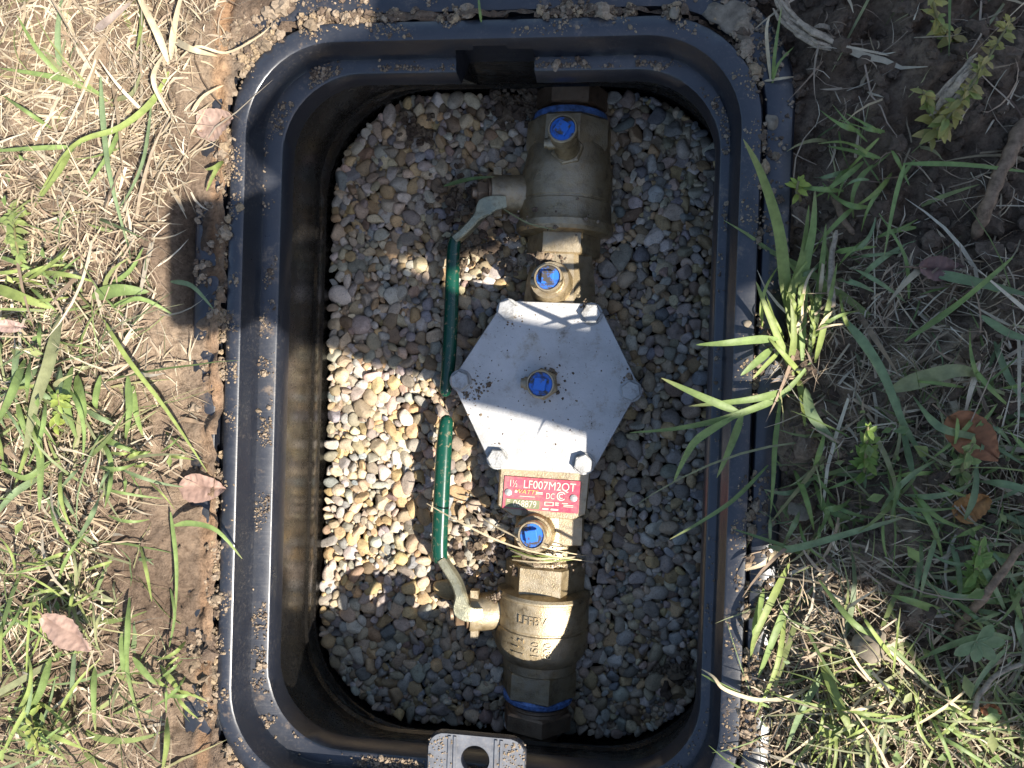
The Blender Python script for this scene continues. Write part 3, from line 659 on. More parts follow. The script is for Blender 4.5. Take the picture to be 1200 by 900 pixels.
for a0, a1, r0, r1 in ((0.6, 5.7, 0.0026, 0.0034), (0.9, 5.4, 0.0012, 0.0019)):
    v = []; f = []
    for k in range(17):
        a = a0 + (a1 - a0) * k / 16; dd = PU * math.cos(a) + PV * math.sin(a); v += [ccx + dd * r0, ccx + dd * r1]
        if k: f.append([2 * k - 2, 2 * k - 1, 2 * k + 1, 2 * k])
    mb.add(v, f)
q = mb.build('printed_marks', M['platewhite'], valve, False, None); q.parent = npl; q.matrix_parent_inverse = Matrix()
for u, v in ((0.065, 0.50), (0.925, 0.53)):
    mb = MB(); c = PO + PU * PUl * u + PV * PVl * v; mb.add(*lathe(c, UZ, [(0.0004, 0.0029), (0.0012, 0.0026), (0.0018, 0.0014), (0.0019, 0.0002)], 16)); q = mb.build('rivet', M['steel'], valve); q.parent = npl; q.matrix_parent_inverse = Matrix()
# raised cast letters wrapped on the round shut-off bodies
def castletters(owner, s, py, u_px, rpx, hpx, rot=0.0, sx=1.0):
    tv, tf = textmesh(s, hpx * 1.38 * MPX, 0.0005, 0.0, 'CENTER', sx); c, s_ = math.cos(rot), math.sin(rot)
    x = tv[:, 0] * c - tv[:, 1] * s_; y = tv[:, 0] * s_ + tv[:, 1] * c; r = rpx * MPX; ang = (x + u_px * MPX) / r; rr = r + tv[:, 2]
    w = V(py) + np.outer(y, AX) + np.outer(rr * np.sin(ang), UX) + np.outer(rr * np.cos(ang), UZ)
    o = mk('lettering', w, tf, M['bronze'], valve, False); o.parent = owner; o.matrix_parent_inverse = Matrix()
castletters(sv2, 'LFFBV', 712, -8, 54.6, 10, 0, 0.95)
castletters(sv2, '1½', 742, -22, 55.0, 14, math.pi / 2, 0.9); castletters(sv2, '150', 743, -2, 55.0, 9, math.pi / 2); castletters(sv2, '600', 743, 12, 55.0, 9, math.pi / 2)

# ------------------------------------------------------------------ soil crumbs
def gsurf(px, py):
    p = P(px, py, 0.0); z = float(gz(p[0], p[1])); bx_, by_ = tobox(p[0], p[1])
    if sdrect(bx_, by_, 8) < 0.0: z = 0.0
    return max(z, -0.004)
cg = np.random.default_rng(21)
CR = []                                                 # (x, y, z, size, colour)
SOILC = [np.array(c) for c in ((0.19, 0.145, 0.10), (0.12, 0.088, 0.064), (0.27, 0.21, 0.15), (0.29, 0.215, 0.135))]
def band(k0, k1, n, z, size, dens, pal=(0, 1, 2), lo=0.0, up=0.0):
    c = 0
    while c < n:
        m = 4000; bx_ = cg.uniform(-0.262, 0.108, m); by_ = cg.uniform(-0.30, 0.238, m)
        ok = (sdrect(bx_, by_, k0) < 0) & (sdrect(bx_, by_, k1) > 0); bx_, by_ = bx_[ok], by_[ok]
        nt_ = (bx_ > NOT[0] - 0.001) & (bx_ < NOT[1] + 0.001) & (by_ > 0.18) & (k0 == 14)
        ok = (~nt_) & (cg.random(len(bx_)) < dens(bx_, by_) * sstep(0.44, 0.62, fbm(bx_, by_, 70, 4, 1)) * 2.0); bx_, by_ = bx_[ok], by_[ok]
        for x, y in zip(bx_, by_):
            w_ = frombox(x, y); s_ = size * 0.62 * cg.lognormal(0, 0.55); CR.append((w_[0], w_[1], z + s_ * 0.3 + up * cg.random(), s_, SOILC[pal[cg.integers(len(pal))]])); c += 1
        if len(ok) == 0: break
side = lambda bx, by: (sstep(-0.19, -0.21, bx), sstep(0.05, 0.07, bx), sstep(0.17, 0.19, by), sstep(-0.23, -0.25, by))
def dl(bx, by):
    l, r, t, b = side(bx, by); return np.clip(0.18 * l + 0.22 * r * sstep(0.0, 0.15, by) + 1.0 * t * sstep(0.19, 0.188, by) + 0.5 * b + 0.05, 0, 1)
band(14, 15, 3600, -0.0200, 0.00068, dl, (0, 1, 2, 2), up=0.0008)
def dr(bx, by):
    l, r, t, b = side(bx, by); return np.clip(0.35 * l + 0.2 * r + 0.30 * t * (1 - l) + 0.3 * b, 0, 1)
band(9, 10, 2600, 0.0, 0.0007, dr, (0, 1, 2, 3))
def dg_(bx, by):
    l, r, t, b = side(bx, by); return np.clip(0.9 * l + 0.25 * r + 1.0 * t + 0.7 * b, 0, 1)
band(5, 9, 5200, -0.006, 0.0016, dg_, (0, 1, 2, 3), up=0.006)
def df(bx, by):
    l, r, t, b = side(bx, by); return np.clip(0.9 * l + 0.22 * r + 0.25 * t * (1 - l) + 0.6 * b + 0.8 * r * sstep(-0.1, -0.18, by), 0, 1)
band(3, 5, 4200, -0.003, 0.0013, df, (0, 1, 2, 2))
for _ in range(420):                                    # on the tab
    x, y = cg.uniform(-0.0975, -0.038), cg.uniform(-0.252, -0.224)
    if math.hypot(x + 0.0685, y + 0.2365) < 0.0095 or abs(x + 0.0685) < 0.014: continue
    CR.append((*frombox(x, y), -0.0082, 0.0005 * cg.lognormal(0, 0.4), SOILC[cg.integers(2, 4)]))
for _ in range(110):                                    # specks on the cover
    q = cg.uniform(-1, 1, 2); px, py = cen + q * (100, 92)
    if np.hypot(*(q)) > 0.95: continue
    p = P(px, py, ZC); CR.append((p[0], p[1], ZC, 0.00042 * cg.lognormal(0, 0.5), SOILC[cg.integers(0, 2)]))
for bx0, by0, m, sp in ((548, 462, 60, 9), (690, 360, 40, 8), (600, 372, 25, 7), (560, 452, 30, 8), (737, 446, 25, 6), (636, 452, 40, 15), (655, 455, 14, 9), (575, 446, 10, 4), (585, 535, 20, 9)):
    for _ in range(m):
        p = P(bx0 + cg.normal(0, sp), by0 + cg.normal(0, sp), ZC); CR.append((p[0], p[1], ZC, 0.0006 * cg.lognormal(0, 0.55), SOILC[cg.integers(0, 3)]))
for bx0, by0, m, sp, z in ((640, 306, 90, 13, -0.112), (600, 312, 30, 10, -0.118), (640, 654, 60, 15, -0.108), (610, 600, 20, 12, -0.109), (606, 668, 30, 8, -0.115), (580, 700, 30, 6, -0.118), (662, 255, 30, 25, -0.1)):
    for _ in range(m):
        p = P(bx0 + cg.normal(0, sp), by0 + cg.normal(0, sp * 0.4), z); CR.append((p[0], p[1], z, 0.0009 * cg.lognormal(0, 0.45), SOILC[cg.integers(0, 3)]))
for bx0, by0, m, sp in ((630, 125, 120, 14), (490, 155, 50, 9), (560, 290, 60, 16), (595, 120, 60, 12), (560, 640, 40, 15), (540, 235, 40, 16), (790, 780, 25, 14)):   # soil fallen on the gravel
    for _ in range(m):
        p = P(bx0 + cg.normal(0, sp), by0 + cg.normal(0, sp), ZG); CR.append((p[0], p[1], ZG + 0.001 + abs(cg.normal(0, 0.002)), 0.0022 * cg.lognormal(0, 0.4), SOILC[cg.integers(0, 2)] * 0.8))
m = 9000                                                # clods over the ground
gx_ = cg.uniform(-0.42, 0.30, m); gy_ = cg.uniform(-0.30, 0.30, m); bx_, by_ = tobox(gx_, gy_)
ok = sdrect(bx_, by_, 3) > 0.001; ok &= (cg.random(m) < 0.25 + 0.75 * (bx_ > 0.07)); gx_, gy_ = gx_[ok], gy_[ok]; zz = gz(gx_, gy_); rt = tobox(gx_, gy_)[0] > 0.07
for x, y, z, r_ in zip(gx_, gy_, zz, rt):
    s_ = (0.0021 if r_ else 0.0011) * cg.lognormal(0, 0.5); CR.append((x, y, z + 0.2 * s_, min(s_, 0.007), (SOILC[1] * 0.95 if r_ else SOILC[cg.integers(0, 3)]) * cg.uniform(0.7, 1.2)))
cv, cf, cc, off = [], [], [], 0
for x, y, z, s_, c in CR:
    B, Fc = (ICO1, ICF1) if s_ > 0.0016 else (ICO0, ICF0)
    sc_ = np.array([1, cg.uniform(0.6, 1), cg.uniform(0.5, 0.9)]) * s_
    v = B * (1 + 0.8 * (cg.random((len(B), 1)) - 0.5)) * sc_; t = cg.uniform(0, 6.28); ca, sa = math.cos(t), math.sin(t)
    v = np.stack([v[:, 0] * ca - v[:, 1] * sa, v[:, 0] * sa + v[:, 1] * ca, v[:, 2]], 1) + (x, y, z)
    cv.append(v); cf.append(Fc + off); cc.append(np.tile(c, (len(B), 1))); off += len(B)
o = mk('soil_crumbs', np.concatenate(cv), np.concatenate(cf), M['crumb'], None, False, np.concatenate(cc)); tag(o, 'loose brown soil crumbs on the ground and the box rim', 'soil', kind='stuff')

# ------------------------------------------------------------------ loose stuff: straw, grass, small weeds
def gauss(px, py, cx, cy, sx, sy): return np.exp(-((px - cx) / sx) ** 2 - ((py - cy) / sy) ** 2)
def boxmask(px, py, x0, x1, y0, y1, s=25): return sstep(x0 - s, x0 + s, px) * sstep(x1 + s, x1 - s, px) * sstep(y0 - s, y0 + s, py) * sstep(y1 + s, y1 - s, py)
def d_straw(x, y):
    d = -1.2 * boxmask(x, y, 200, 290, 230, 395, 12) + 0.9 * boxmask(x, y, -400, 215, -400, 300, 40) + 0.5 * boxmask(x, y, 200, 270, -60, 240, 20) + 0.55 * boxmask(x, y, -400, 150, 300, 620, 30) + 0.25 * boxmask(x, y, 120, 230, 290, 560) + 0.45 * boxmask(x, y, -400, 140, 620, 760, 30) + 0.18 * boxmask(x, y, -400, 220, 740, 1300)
    d += 0.85 * gauss(x, y, 975, 385, 50, 70) + 0.42 * boxmask(x, y, 980, 1600, 310, 500) + 0.8 * boxmask(x, y, 890, 1010, 640, 800) + 0.8 * boxmask(x, y, 900, 1700, 760, 1300) + 0.10 * boxmask(x, y, 960, 1700, -400, 330) + 0.25 * boxmask(x, y, 960, 1700, 480, 800) + 0.25 * boxmask(x, y, 560, 900, -300, -10, 8)
    return d
def d_green(x, y):
    d = 0.75 * boxmask(x, y, -400, 130, 250, 560, 40) + 0.22 * boxmask(x, y, -400, 170, -400, 260, 30) + 0.35 * boxmask(x, y, 100, 190, 330, 560) + 0.55 * boxmask(x, y, -400, 150, 620, 1300, 40) + 0.3 * boxmask(x, y, 130, 225, 650, 850)
    d += 0.95 * boxmask(x, y, 900, 1700, 470, 650, 20) + 0.7 * boxmask(x, y, 1050, 1700, 560, 760) + 1.6 * boxmask(x, y, 900, 1700, 745, 1300, 40) + 0.5 * gauss(x, y, 1015, 175, 45, 80) + 0.25 * boxmask(x, y, 990, 1700, 300, 480) + 0.9 * gauss(x, y, 935, 690, 40, 90) + 0.35 * gauss(x, y, 1080, 20, 70, 60)
    return d
def d_weed(x, y):
    return 0.6 * gauss(x, y, 20, 290, 60, 90) + 0.25 * gauss(x, y, 30, 480, 60, 110) + 0.8 * gauss(x, y, 1015, 570, 45, 55) + 0.7 * gauss(x, y, 1130, 660, 70, 40) + 0.8 * boxmask(x, y, 960, 1700, 770, 1300, 60) + 0.4 * gauss(x, y, 1150, 560, 40, 50) + 0.4 * gauss(x, y, 20, 850, 50, 60) + 0.35 * gauss(x, y, 200, 540, 25, 15) + 0.2 * gauss(x, y, 100, 760, 80, 60)
def scatter(n, dens, g):
    xs = g.uniform(-0.50, 0.44, n); ys = g.uniform(-0.40, 0.38, n); pr_ = proj(np.stack([xs, ys, np.zeros(n)], 1)); bx_, by_ = tobox(xs, ys)
    ok = (g.random(n) < dens(pr_[:, 0], pr_[:, 1])) & (sdrect(bx_, by_, 3) > 0.0); return xs[ok], ys[ok], pr_[ok]
def blades(name, xs, ys, length, width, lift, droop, colors, mat, g, label, cat, segs=4, curl=0.8, az=None, z0=0.0):
    n = len(xs); az = g.uniform(0, 2 * math.pi, n) if az is None else az; L = length * g.lognormal(0, 0.45, n); L = np.minimum(L, length * 2.6); W = np.minimum(width * g.lognormal(0, 0.55, n), width * 3)
    el = np.clip(g.normal(lift, 0.3, n), -0.05, 1.4); bend = g.normal(0, curl, n); roll = g.normal(0, 0.6, n)
    zb = gz(xs, ys) + z0 * g.random(n); pos = np.stack([xs, ys, zb], 1); vs = []
    for k in range(segs + 1):
        t = k / segs; a = az + bend * t
        d = np.stack([np.cos(a) * np.cos(el), np.sin(a) * np.cos(el), np.sin(el)], 1)
        s_ = np.stack([-np.sin(a) * np.cos(roll), np.cos(a) * np.cos(roll), np.sin(roll)], 1)
        w = W * (1 - t ** 2.2 * 0.92) * (0.75 + 0.25 * min(1, t * 4)); vs.append(pos - s_ * w[:, None] / 2); vs.append(pos + s_ * w[:, None] / 2)
        pos = pos + d * (L / segs)[:, None]; el = el - droop / segs * g.uniform(0.5, 1.5, n)
        fl = gz(pos[:, 0], pos[:, 1]) + 0.0008 + z0 * 0.5 * g.random(n); bx_, by_ = tobox(pos[:, 0], pos[:, 1]); inb = sdrect(bx_, by_, 8) < 0; fl[inb] = 0.002; pos[:, 2] = np.maximum(pos[:, 2], fl)
    vv = np.stack(vs, 1).reshape(-1, 3); m_ = 2 * (segs + 1); base = (np.arange(n) * m_)[:, None]
    F_ = np.concatenate([base + np.array([2 * k, 2 * k + 1, 2 * k + 3, 2 * k + 2]) for k in range(segs)])
    pal = np.array(colors); c = pal[g.integers(0, len(pal), n)] * g.uniform(0.75, 1.2, (n, 1)); c = np.repeat(c, m_, 0)
    o = mk(name, vv, F_, mat, None, True, c); tag(o, label, cat, kind='stuff'); return o
vg = np.random.default_rng(33)
STRAW = [(0.42, 0.34, 0.225), (0.46, 0.385, 0.275), (0.35, 0.27, 0.175), (0.25, 0.18, 0.12), (0.49, 0.42, 0.31), (0.38, 0.295, 0.205)]
GREEN = [(0.17, 0.23, 0.08), (0.21, 0.26, 0.09), (0.15, 0.20, 0.09), (0.26, 0.29, 0.11), (0.27, 0.28, 0.15), (0.38, 0.36, 0.18)]
xs, ys, pr_ = scatter(95000, d_straw, vg); blades('dry_grass', xs, ys, 0.0135, 0.00075, 0.06, 0.3, STRAW, M['straw'], vg, 'pale dry grass litter matted over the soil', 'dry grass', 3, 0.45, z0=0.005)
xs, ys, pr_ = scatter(4200, d_straw, vg); blades('dry_grass', xs, ys, 0.038, 0.0014, 0.12, 0.5, STRAW, M['straw'], vg, 'longer pale dry grass stalks lying on the soil', 'dry grass', 5, 0.5, z0=0.006)
xs, ys, pr_ = scatter(10500, d_green, vg); blades('grass', xs, ys, 0.027, 0.0011, 0.4, 0.9, GREEN, M['leaf'], vg, 'short green grass growing around the box', 'grass', 5, 0.5)
xs, ys, pr_ = scatter(3000, d_green, vg); blades('grass', xs, ys, 0.048, 0.0016, 0.38, 0.9, GREEN, M['leaf'], vg, 'longer green grass blades around the box', 'grass', 6, 0.5)
def d_root(x, y): return 0.5 * boxmask(x, y, 930, 1700, 200, 330) + 0.9 * boxmask(x, y, 960, 1100, 640, 740) + 0.3 * boxmask(x, y, 930, 1700, -300, 200) + 0.2 * boxmask(x, y, 940, 1700, 330, 700) + 0.1 * boxmask(x, y, -300, 230, 500, 900)
xs, ys, pr_ = scatter(2600, d_root, vg); blades('roots', xs, ys, 0.038, 0.0007, 0.35, 1.0, [(0.22, 0.15, 0.10), (0.32, 0.24, 0.17), (0.16, 0.10, 0.07)], M['straw'], vg, 'thin tangled brown roots in the dark soil', 'roots', 7, 2.2, z0=0.006)
# small leaves of low weeds: each leaf a little folded diamond of 4 triangles
xs, ys, pr_ = scatter(9000, d_weed, vg); n = len(xs); az = vg.uniform(0, 6.283, n); sz = 0.0055 * vg.lognormal(0, 0.4, n); zz = gz(xs, ys) + vg.uniform(0.002, 0.022, n); tl = vg.normal(0.1, 0.35, n)
d = np.stack([np.cos(az) * np.cos(tl), np.sin(az) * np.cos(tl), np.sin(tl)], 1); s_ = np.stack([-np.sin(az), np.cos(az), np.zeros(n)], 1); b0 = np.stack([xs, ys, zz], 1); u_ = np.array([0, 0, 1.0])
vv = np.stack([b0, b0 + d * (sz * 0.45)[:, None] + s_ * (sz * 0.27)[:, None] + u_ * (sz * 0.12)[:, None], b0 + d * (sz * 0.5)[:, None], b0 + d * (sz * 0.45)[:, None] - s_ * (sz * 0.27)[:, None] + u_ * (sz * 0.12)[:, None], b0 + d * sz[:, None]], 1).reshape(-1, 3)
bb = (np.arange(n) * 5)[:, None]; F_ = np.concatenate([bb + np.array(q) for q in ((0, 1, 2), (0, 2, 3), (1, 4, 2), (2, 4, 3))])
pal = np.array([(0.18, 0.25, 0.08), (0.25, 0.31, 0.10), (0.14, 0.20, 0.08), (0.31, 0.34, 0.13)]); c = np.repeat(pal[vg.integers(0, 4, n)] * vg.uniform(0.8, 1.2, (n, 1)), 5, 0)
o = mk('small_weeds', vv, F_, M['leaf'], None, True, c); tag(o, 'low small-leaved weeds among the grass', 'weeds', kind='stuff')

# ------------------------------------------------------------------ single grass tufts, leaf by leaf
GC = {'g': (0.19, 0.26, 0.085), 'y': (0.235, 0.285, 0.085), 'o': (0.25, 0.26, 0.13), 'b': (0.18, 0.24, 0.12), 's': (0.42, 0.345, 0.22), 'd': (0.12, 0.18, 0.065), 'p': (0.30, 0.24, 0.20)}
def blade(parent, pts, wpx, c, ab=False):
    q = []
    for p in pts:
        x, y, h = p; q.append(P(x, y, h if ab else gsurf(x, y) + h))
    pth = spline(q, 5); t = np.linspace(0, 1, len(pth)); w = wpx * 0.0005 * np.minimum(1, 0.22 + 3.2 * t) * (1 - t ** 2.4) ** 0.85 + 0.00025
    v, f = strip(pth, w, (0.15, -0.1, 1), 0.14); col = np.array(GC[c]) * random.uniform(0.88, 1.12)
    cc_ = (1.0 + 0.18 * (1 - t))[:, None] * col; br = sstep(random.uniform(0.6, 1.3), 1.35, t)[:, None]; cc_ = cc_ * (1 - br) + np.array((0.36, 0.28, 0.15)) * br
    cc_ = np.repeat(cc_, 3, 0); cc_[1::3] *= 1.12
    return mk('blade', v, f, M['leaf'] if c != 's' else M['straw'], parent, True, cc_)
def tuft(base, label, lst, ab=False, name='grass_tuft', cat='grass tuft', group=None):
    p = P(base[0], base[1], 0); e_ = empty(name, (p[0], p[1], gsurf(*base))); tag(e_, label, cat, group)
    for it in lst: blade(e_, it[0], it[1], it[2], ab)
    return e_
def rtuft(base, label, n, L, ang, spread, w, cols, group, rise=0.022):
    out = []
    for _ in range(n):
        a = ang + random.gauss(0, spread); l = L * random.uniform(0.55, 1.2); x0, y0 = base[0] + random.gauss(0, 24), base[1] + random.gauss(0, 24); bend = random.gauss(0, 0.35)
        pts = []; h = rise * random.uniform(0.3, 0.9)
        for k in range(4):
            t = k / 3; aa = a + bend * t; pts.append((x0 + math.cos(aa) * l * t, y0 + math.sin(aa) * l * t, 0.002 + h * math.sin(math.pi * min(1, t * 0.95) ** 0.8)))
        tb = tobox(*P(pts[-1][0], pts[-1][1], 0)[:2])
        if sdrect(tb[0], tb[1], 5) < 0.0: continue
        out.append((pts, w * random.uniform(0.4, 0.95), random.choice(cols)))
    return tuft(base, label, out, group=group)
TG = 'grass tufts around the box'
tuft((935, 430), 'bright green broad-bladed grass tuft leaning over the right rim', [
    ([(945, 440, 0.0), (922, 345, 0.012), (912, 270, 0.024), (892, 205, 0.034), (871, 163, 0.038)], 14, 'y'),
    ([(940, 425, 0.0), (941, 330, 0.014), (952, 270, 0.024), (955, 222, 0.03)], 11, 'g'), ([(948, 420, 0.0), (960, 335, 0.012), (968, 262, 0.02)], 9, 'g'),
    ([(938, 430, 0.0), (925, 360, 0.012), (940, 300, 0.02), (948, 240, 0.02)], 10, 'y'),
    ([(950, 425, 0.004), (915, 463, 0.012), (868, 484, 0.016), (830, 495, 0.016), (785, 503, 0.014), (738, 507, 0.008)], 8, 'g'),
    ([(868, 484, 0.016), (825, 466, 0.02), (775, 443, 0.018)], 9, 'g'), ([(866, 485, 0.016), (820, 512, 0.018), (803, 535, 0.012), (789, 566, 0.004)], 9, 'g'), ([(870, 484, 0.016), (857, 520, 0.014), (840, 560, 0.006)], 9, 'g'),
    ([(912, 397, 0.012), (885, 398, 0.02), (850, 402, 0.022), (816, 404, 0.018)], 9, 'g'), ([(905, 408, 0.01), (885, 425, 0.018), (868, 440, 0.016)], 9, 'g'), ([(915, 410, 0.01), (895, 430, 0.016), (882, 444, 0.014)], 5, 'y'),
    ([(915, 462, 0.008), (908, 520, 0.012), (906, 562, 0.012), (903, 602, 0.006)], 6, 'g'), ([(918, 458, 0.01), (880, 468, 0.016), (807, 476, 0.012)], 8, 'g'),
    ([(945, 455, 0.004), (950, 485, 0.012), (980, 520, 0.006)], 14, 'b'), ([(955, 425, 0.004), (968, 370, 0.014), (981, 308, 0.018)], 7, 'y'), ([(930, 440, 0), (905, 380, 0.016), (886, 330, 0.022)], 8, 'y'),
    ([(900, 545, 0.008), (860, 585, 0.012), (820, 612, 0.012), (785, 632, 0.004)], 5, 'd'), ([(925, 430, 0), (930, 395, 0.014), (927, 350, 0.02)], 8, 'y'), ([(940, 440, 0), (918, 415, 0.014), (900, 395, 0.016)], 6, 'y'), ([(935, 440, 0), (940, 470, 0.01), (943, 500, 0.01)], 8, 'y')], group=TG)
tuft((1050, 455), 'olive broad grass leaf and crossing blades right of the leaning tuft', [
    ([(1042, 458, 0.004), (1080, 443, 0.012), (1120, 434, 0.014), (1152, 440, 0.01)], 19, 'o'), ([(985, 370, 0.004), (1010, 400, 0.016), (1035, 440, 0.018), (1060, 500, 0.016), (1095, 556, 0.008)], 11, 'b'),
    ([(1092, 320, 0.004), (1140, 330, 0.014), (1210, 347, 0.016)], 11, 'b'), ([(1060, 400, 0.004), (1110, 365, 0.016), (1160, 325, 0.02), (1188, 300, 0.016)], 7, 'g'), ([(1058, 192, 0.008), (1130, 193, 0.016), (1215, 203, 0.016)], 5, 'g'), ([(1060, 192, 0.01), (1048, 235, 0.014), (1036, 300, 0.01)], 5, 'g'),
    ([(1150, 370, 0.004), (1180, 390, 0.014), (1215, 400, 0.014)], 9, 'b'), ([(1165, 400, 0.004), (1180, 440, 0.014), (1208, 480, 0.012)], 8, 'b'), ([(1070, 465, 0.002), (1100, 500, 0.016), (1150, 515, 0.014), (1200, 545, 0.012)], 8, 'b'), ([(1065, 350, 0.002), (1060, 300, 0.012), (1030, 250, 0.006)], 4, 'g')], group=TG)
tuft((100, 105), 'green grass runner with thick stem across straw at upper left', [
    ([(198, 84, 0.003), (178, 120, 0.010), (140, 150, 0.014), (85, 172, 0.014), (40, 238, 0.006)], 8, 'y'), ([(118, 110, 0.003), (70, 92, 0.012), (0, 80, 0.008)], 8, 'g'), ([(75, 92, 0.003), (45, 60, 0.012), (20, 18, 0.006)], 6, 'g'), ([(72, 88, 0.003), (68, 40, 0.012), (75, -20, 0.006)], 8, 'b'), ([(85, 172, 0.004), (40, 174, 0.012), (-20, 178, 0.006)], 6, 'g'), ([(178, 118, 0.006), (170, 180, 0.014), (155, 220, 0.012), (138, 246, 0.003)], 4, 'b'), ([(145, 142, 0.006), (128, 180, 0.014), (103, 216, 0.004)], 6, 'g'), ([(118, 90, 0.003), (122, 150, 0.012), (130, 210, 0.012), (152, 296, 0.004)], 7, 'b'), ([(85, 172, 0.004), (70, 200, 0.012), (38, 245, 0.004)], 8, 'y'), ([(130, 118, 0.006), (155, 110, 0.012), (165, 85, 0.01)], 6, 'o'), ([(60, 150, 0.003), (30, 130, 0.012), (0, 110, 0.006)], 5, 'g'), ([(165, 5, 0.003), (166, 30, 0.012), (160, 60, 0.01)], 5, 'y')], group=TG)
tuft((65, 400), 'dense tuft of broad olive and green blades at left edge', [
    ([(72, 362, 0.004), (60, 420, 0.016), (40, 480, 0.016), (27, 550, 0.006)], 16, 'o'), ([(-10, 335, 0.004), (25, 348, 0.014), (62, 362, 0.006)], 14, 'y'), ([(108, 348, 0.004), (140, 340, 0.012), (175, 342, 0.006)], 17, 'g'), ([(110, 345, 0.004), (150, 320, 0.01), (168, 290, 0.006)], 6, 'g'), ([(122, 375, 0.006), (148, 418, 0.014), (195, 480, 0.014), (243, 553, 0.006)], 6, 'y'), ([(115, 510, 0.004), (140, 522, 0.012), (172, 534, 0.004)], 8, 'g'),
    ([(150, 440, 0.004), (152, 480, 0.014), (147, 516, 0.004)], 9, 'g'), ([(156, 452, 0.004), (160, 485, 0.012), (168, 512, 0.004)], 8, 'g'), ([(85, 430, 0.004), (78, 470, 0.016), (92, 520, 0.008)], 11, 'g'), ([(40, 490, 0.004), (48, 540, 0.016), (46, 600, 0.006)], 11, 'g'), ([(70, 430, 0.004), (72, 470, 0.016), (80, 500, 0.01)], 11, 'b'), ([(30, 420, 0.004), (15, 460, 0.016), (-5, 500, 0.008)], 12, 'g'), ([(90, 440, 0.004), (96, 470, 0.014), (100, 490, 0.01)], 14, 'g'), ([(118, 440, 0.004), (112, 470, 0.012), (114, 480, 0.006)], 8, 'g'), ([(25, 400, 0.004), (18, 430, 0.014), (20, 480, 0.008)], 9, 'b'), ([(100, 480, 0.004), (118, 490, 0.014), (138, 500, 0.008)], 7, 'b'), ([(130, 360, 0.004), (165, 350, 0.01), (205, 370, 0.004)], 6, 'g'), ([(200, 330, 0.004), (225, 335, 0.01), (250, 362, 0.004)], 6, 'b'), ([(45, 560, 0.004), (15, 580, 0.014), (-10, 610, 0.006)], 9, 'b'), ([(60, 540, 0.004), (30, 560, 0.014), (0, 545, 0.01)], 8, 'g')], group=TG)
tuft((150, 760), 'upright green blades beside the tilted leaf at lower left', [
    ([(152, 700, 0.004), (150, 740, 0.014), (150, 790, 0.012), (168, 862, 0.004)], 7, 'g'), ([(143, 740, 0.004), (144, 770, 0.012), (145, 795, 0.004)], 8, 'g'), ([(112, 780, 0.004), (110, 815, 0.014), (112, 858, 0.004)], 8, 'g'), ([(156, 770, 0.004), (172, 790, 0.012), (184, 803, 0.004)], 9, 'g'), ([(188, 780, 0.004), (200, 795, 0.012), (212, 812, 0.004)], 10, 'y'), ([(200, 690, 0.004), (205, 720, 0.01), (198, 760, 0.004)], 4, 'g'), ([(200, 600, 0.004), (207, 660, 0.012), (206, 720, 0.006)], 5, 'g'), ([(88, 760, 0.004), (85, 800, 0.014), (82, 825, 0.004)], 6, 'b'), ([(60, 770, 0.004), (48, 810, 0.014), (32, 838, 0.004)], 10, 'g'), ([(50, 800, 0.004), (20, 850, 0.016), (0, 890, 0.006)], 6, 'y'), ([(165, 640, 0.004), (172, 670, 0.012), (178, 705, 0.004)], 5, 'y'), ([(196, 840, 0.004), (196, 870, 0.014), (190, 905, 0.006)], 8, 'y'), ([(200, 810, 0.004), (220, 812, 0.01), (243, 822, 0.004)], 5, 'y')], group=TG)
tuft((205, 614), 'single curved green blade tipping onto the left rim', [([(203, 616, 0.002), (225, 613, 0.010), (255, 622, 0.016), (284, 655, 0.006)], 7, 'g')], group=TG)
tuft((255, 190), 'pale green twin-leaf seedling beside upper left rim', [([(262, 188, 0.0), (253, 200, 0.008), (242, 224, 0.006)], 6, 'y'), ([(262, 188, 0.0), (252, 196, 0.008), (240, 199, 0.006)], 5, 'y')], group=TG)
tuft((905, 100), 'thin green blade standing on the upper right rim corner', [([(905, 100, 0.0), (908, 60, 0.012), (916, 8, 0.012)], 4, 'g'), ([(905, 98, 0.0), (912, 75, 0.012), (930, 55, 0.006)], 3, 'g'), ([(903, 95, 0.002), (898, 40, 0.01), (902, 18, 0.01)], 4, 's'), ([(895, 95, 0.001), (915, 92, 0.004), (930, 90, 0.002)], 3, 's')], group=TG)
tuft((560, 26), 'thin lone green blade on the top rim', [([(564, 26, 0.002), (562, 10, 0.008), (560, -10, 0.008)], 3, 'g')], group=TG)
tuft((930, 720), 'yellowish grass tuft spilling toward the lower right rim', [
    ([(925, 660, 0.004), (905, 700, 0.014), (885, 745, 0.016), (880, 770, 0.006)], 9, 'y'), ([(915, 640, 0.004), (895, 660, 0.014), (872, 668, 0.008)], 6, 's'), ([(925, 700, 0.004), (905, 750, 0.016), (888, 795, 0.008)], 9, 'g'), ([(920, 720, 0.004), (910, 780, 0.014), (885, 840, 0.006)], 6, 'y'), ([(895, 690, 0.004), (885, 730, 0.014), (884, 750, 0.006)], 8, 'g'), ([(940, 650, 0.004), (920, 640, 0.014), (860, 620, 0.008)], 5, 'd'), ([(900, 640, 0.004), (930, 642, 0.016), (1010, 620, 0.02), (1060, 606, 0.012)], 9, 'b'), ([(960, 680, 0.004), (1000, 730, 0.016), (1040, 755, 0.014), (1120, 830, 0.006)], 6, 'g'), ([(960, 770, 0.004), (985, 830, 0.016), (1010, 880, 0.01)], 11, 'y'), ([(970, 780, 0.004), (940, 830, 0.016), (920, 880, 0.006)], 9, 'b')], group=TG)
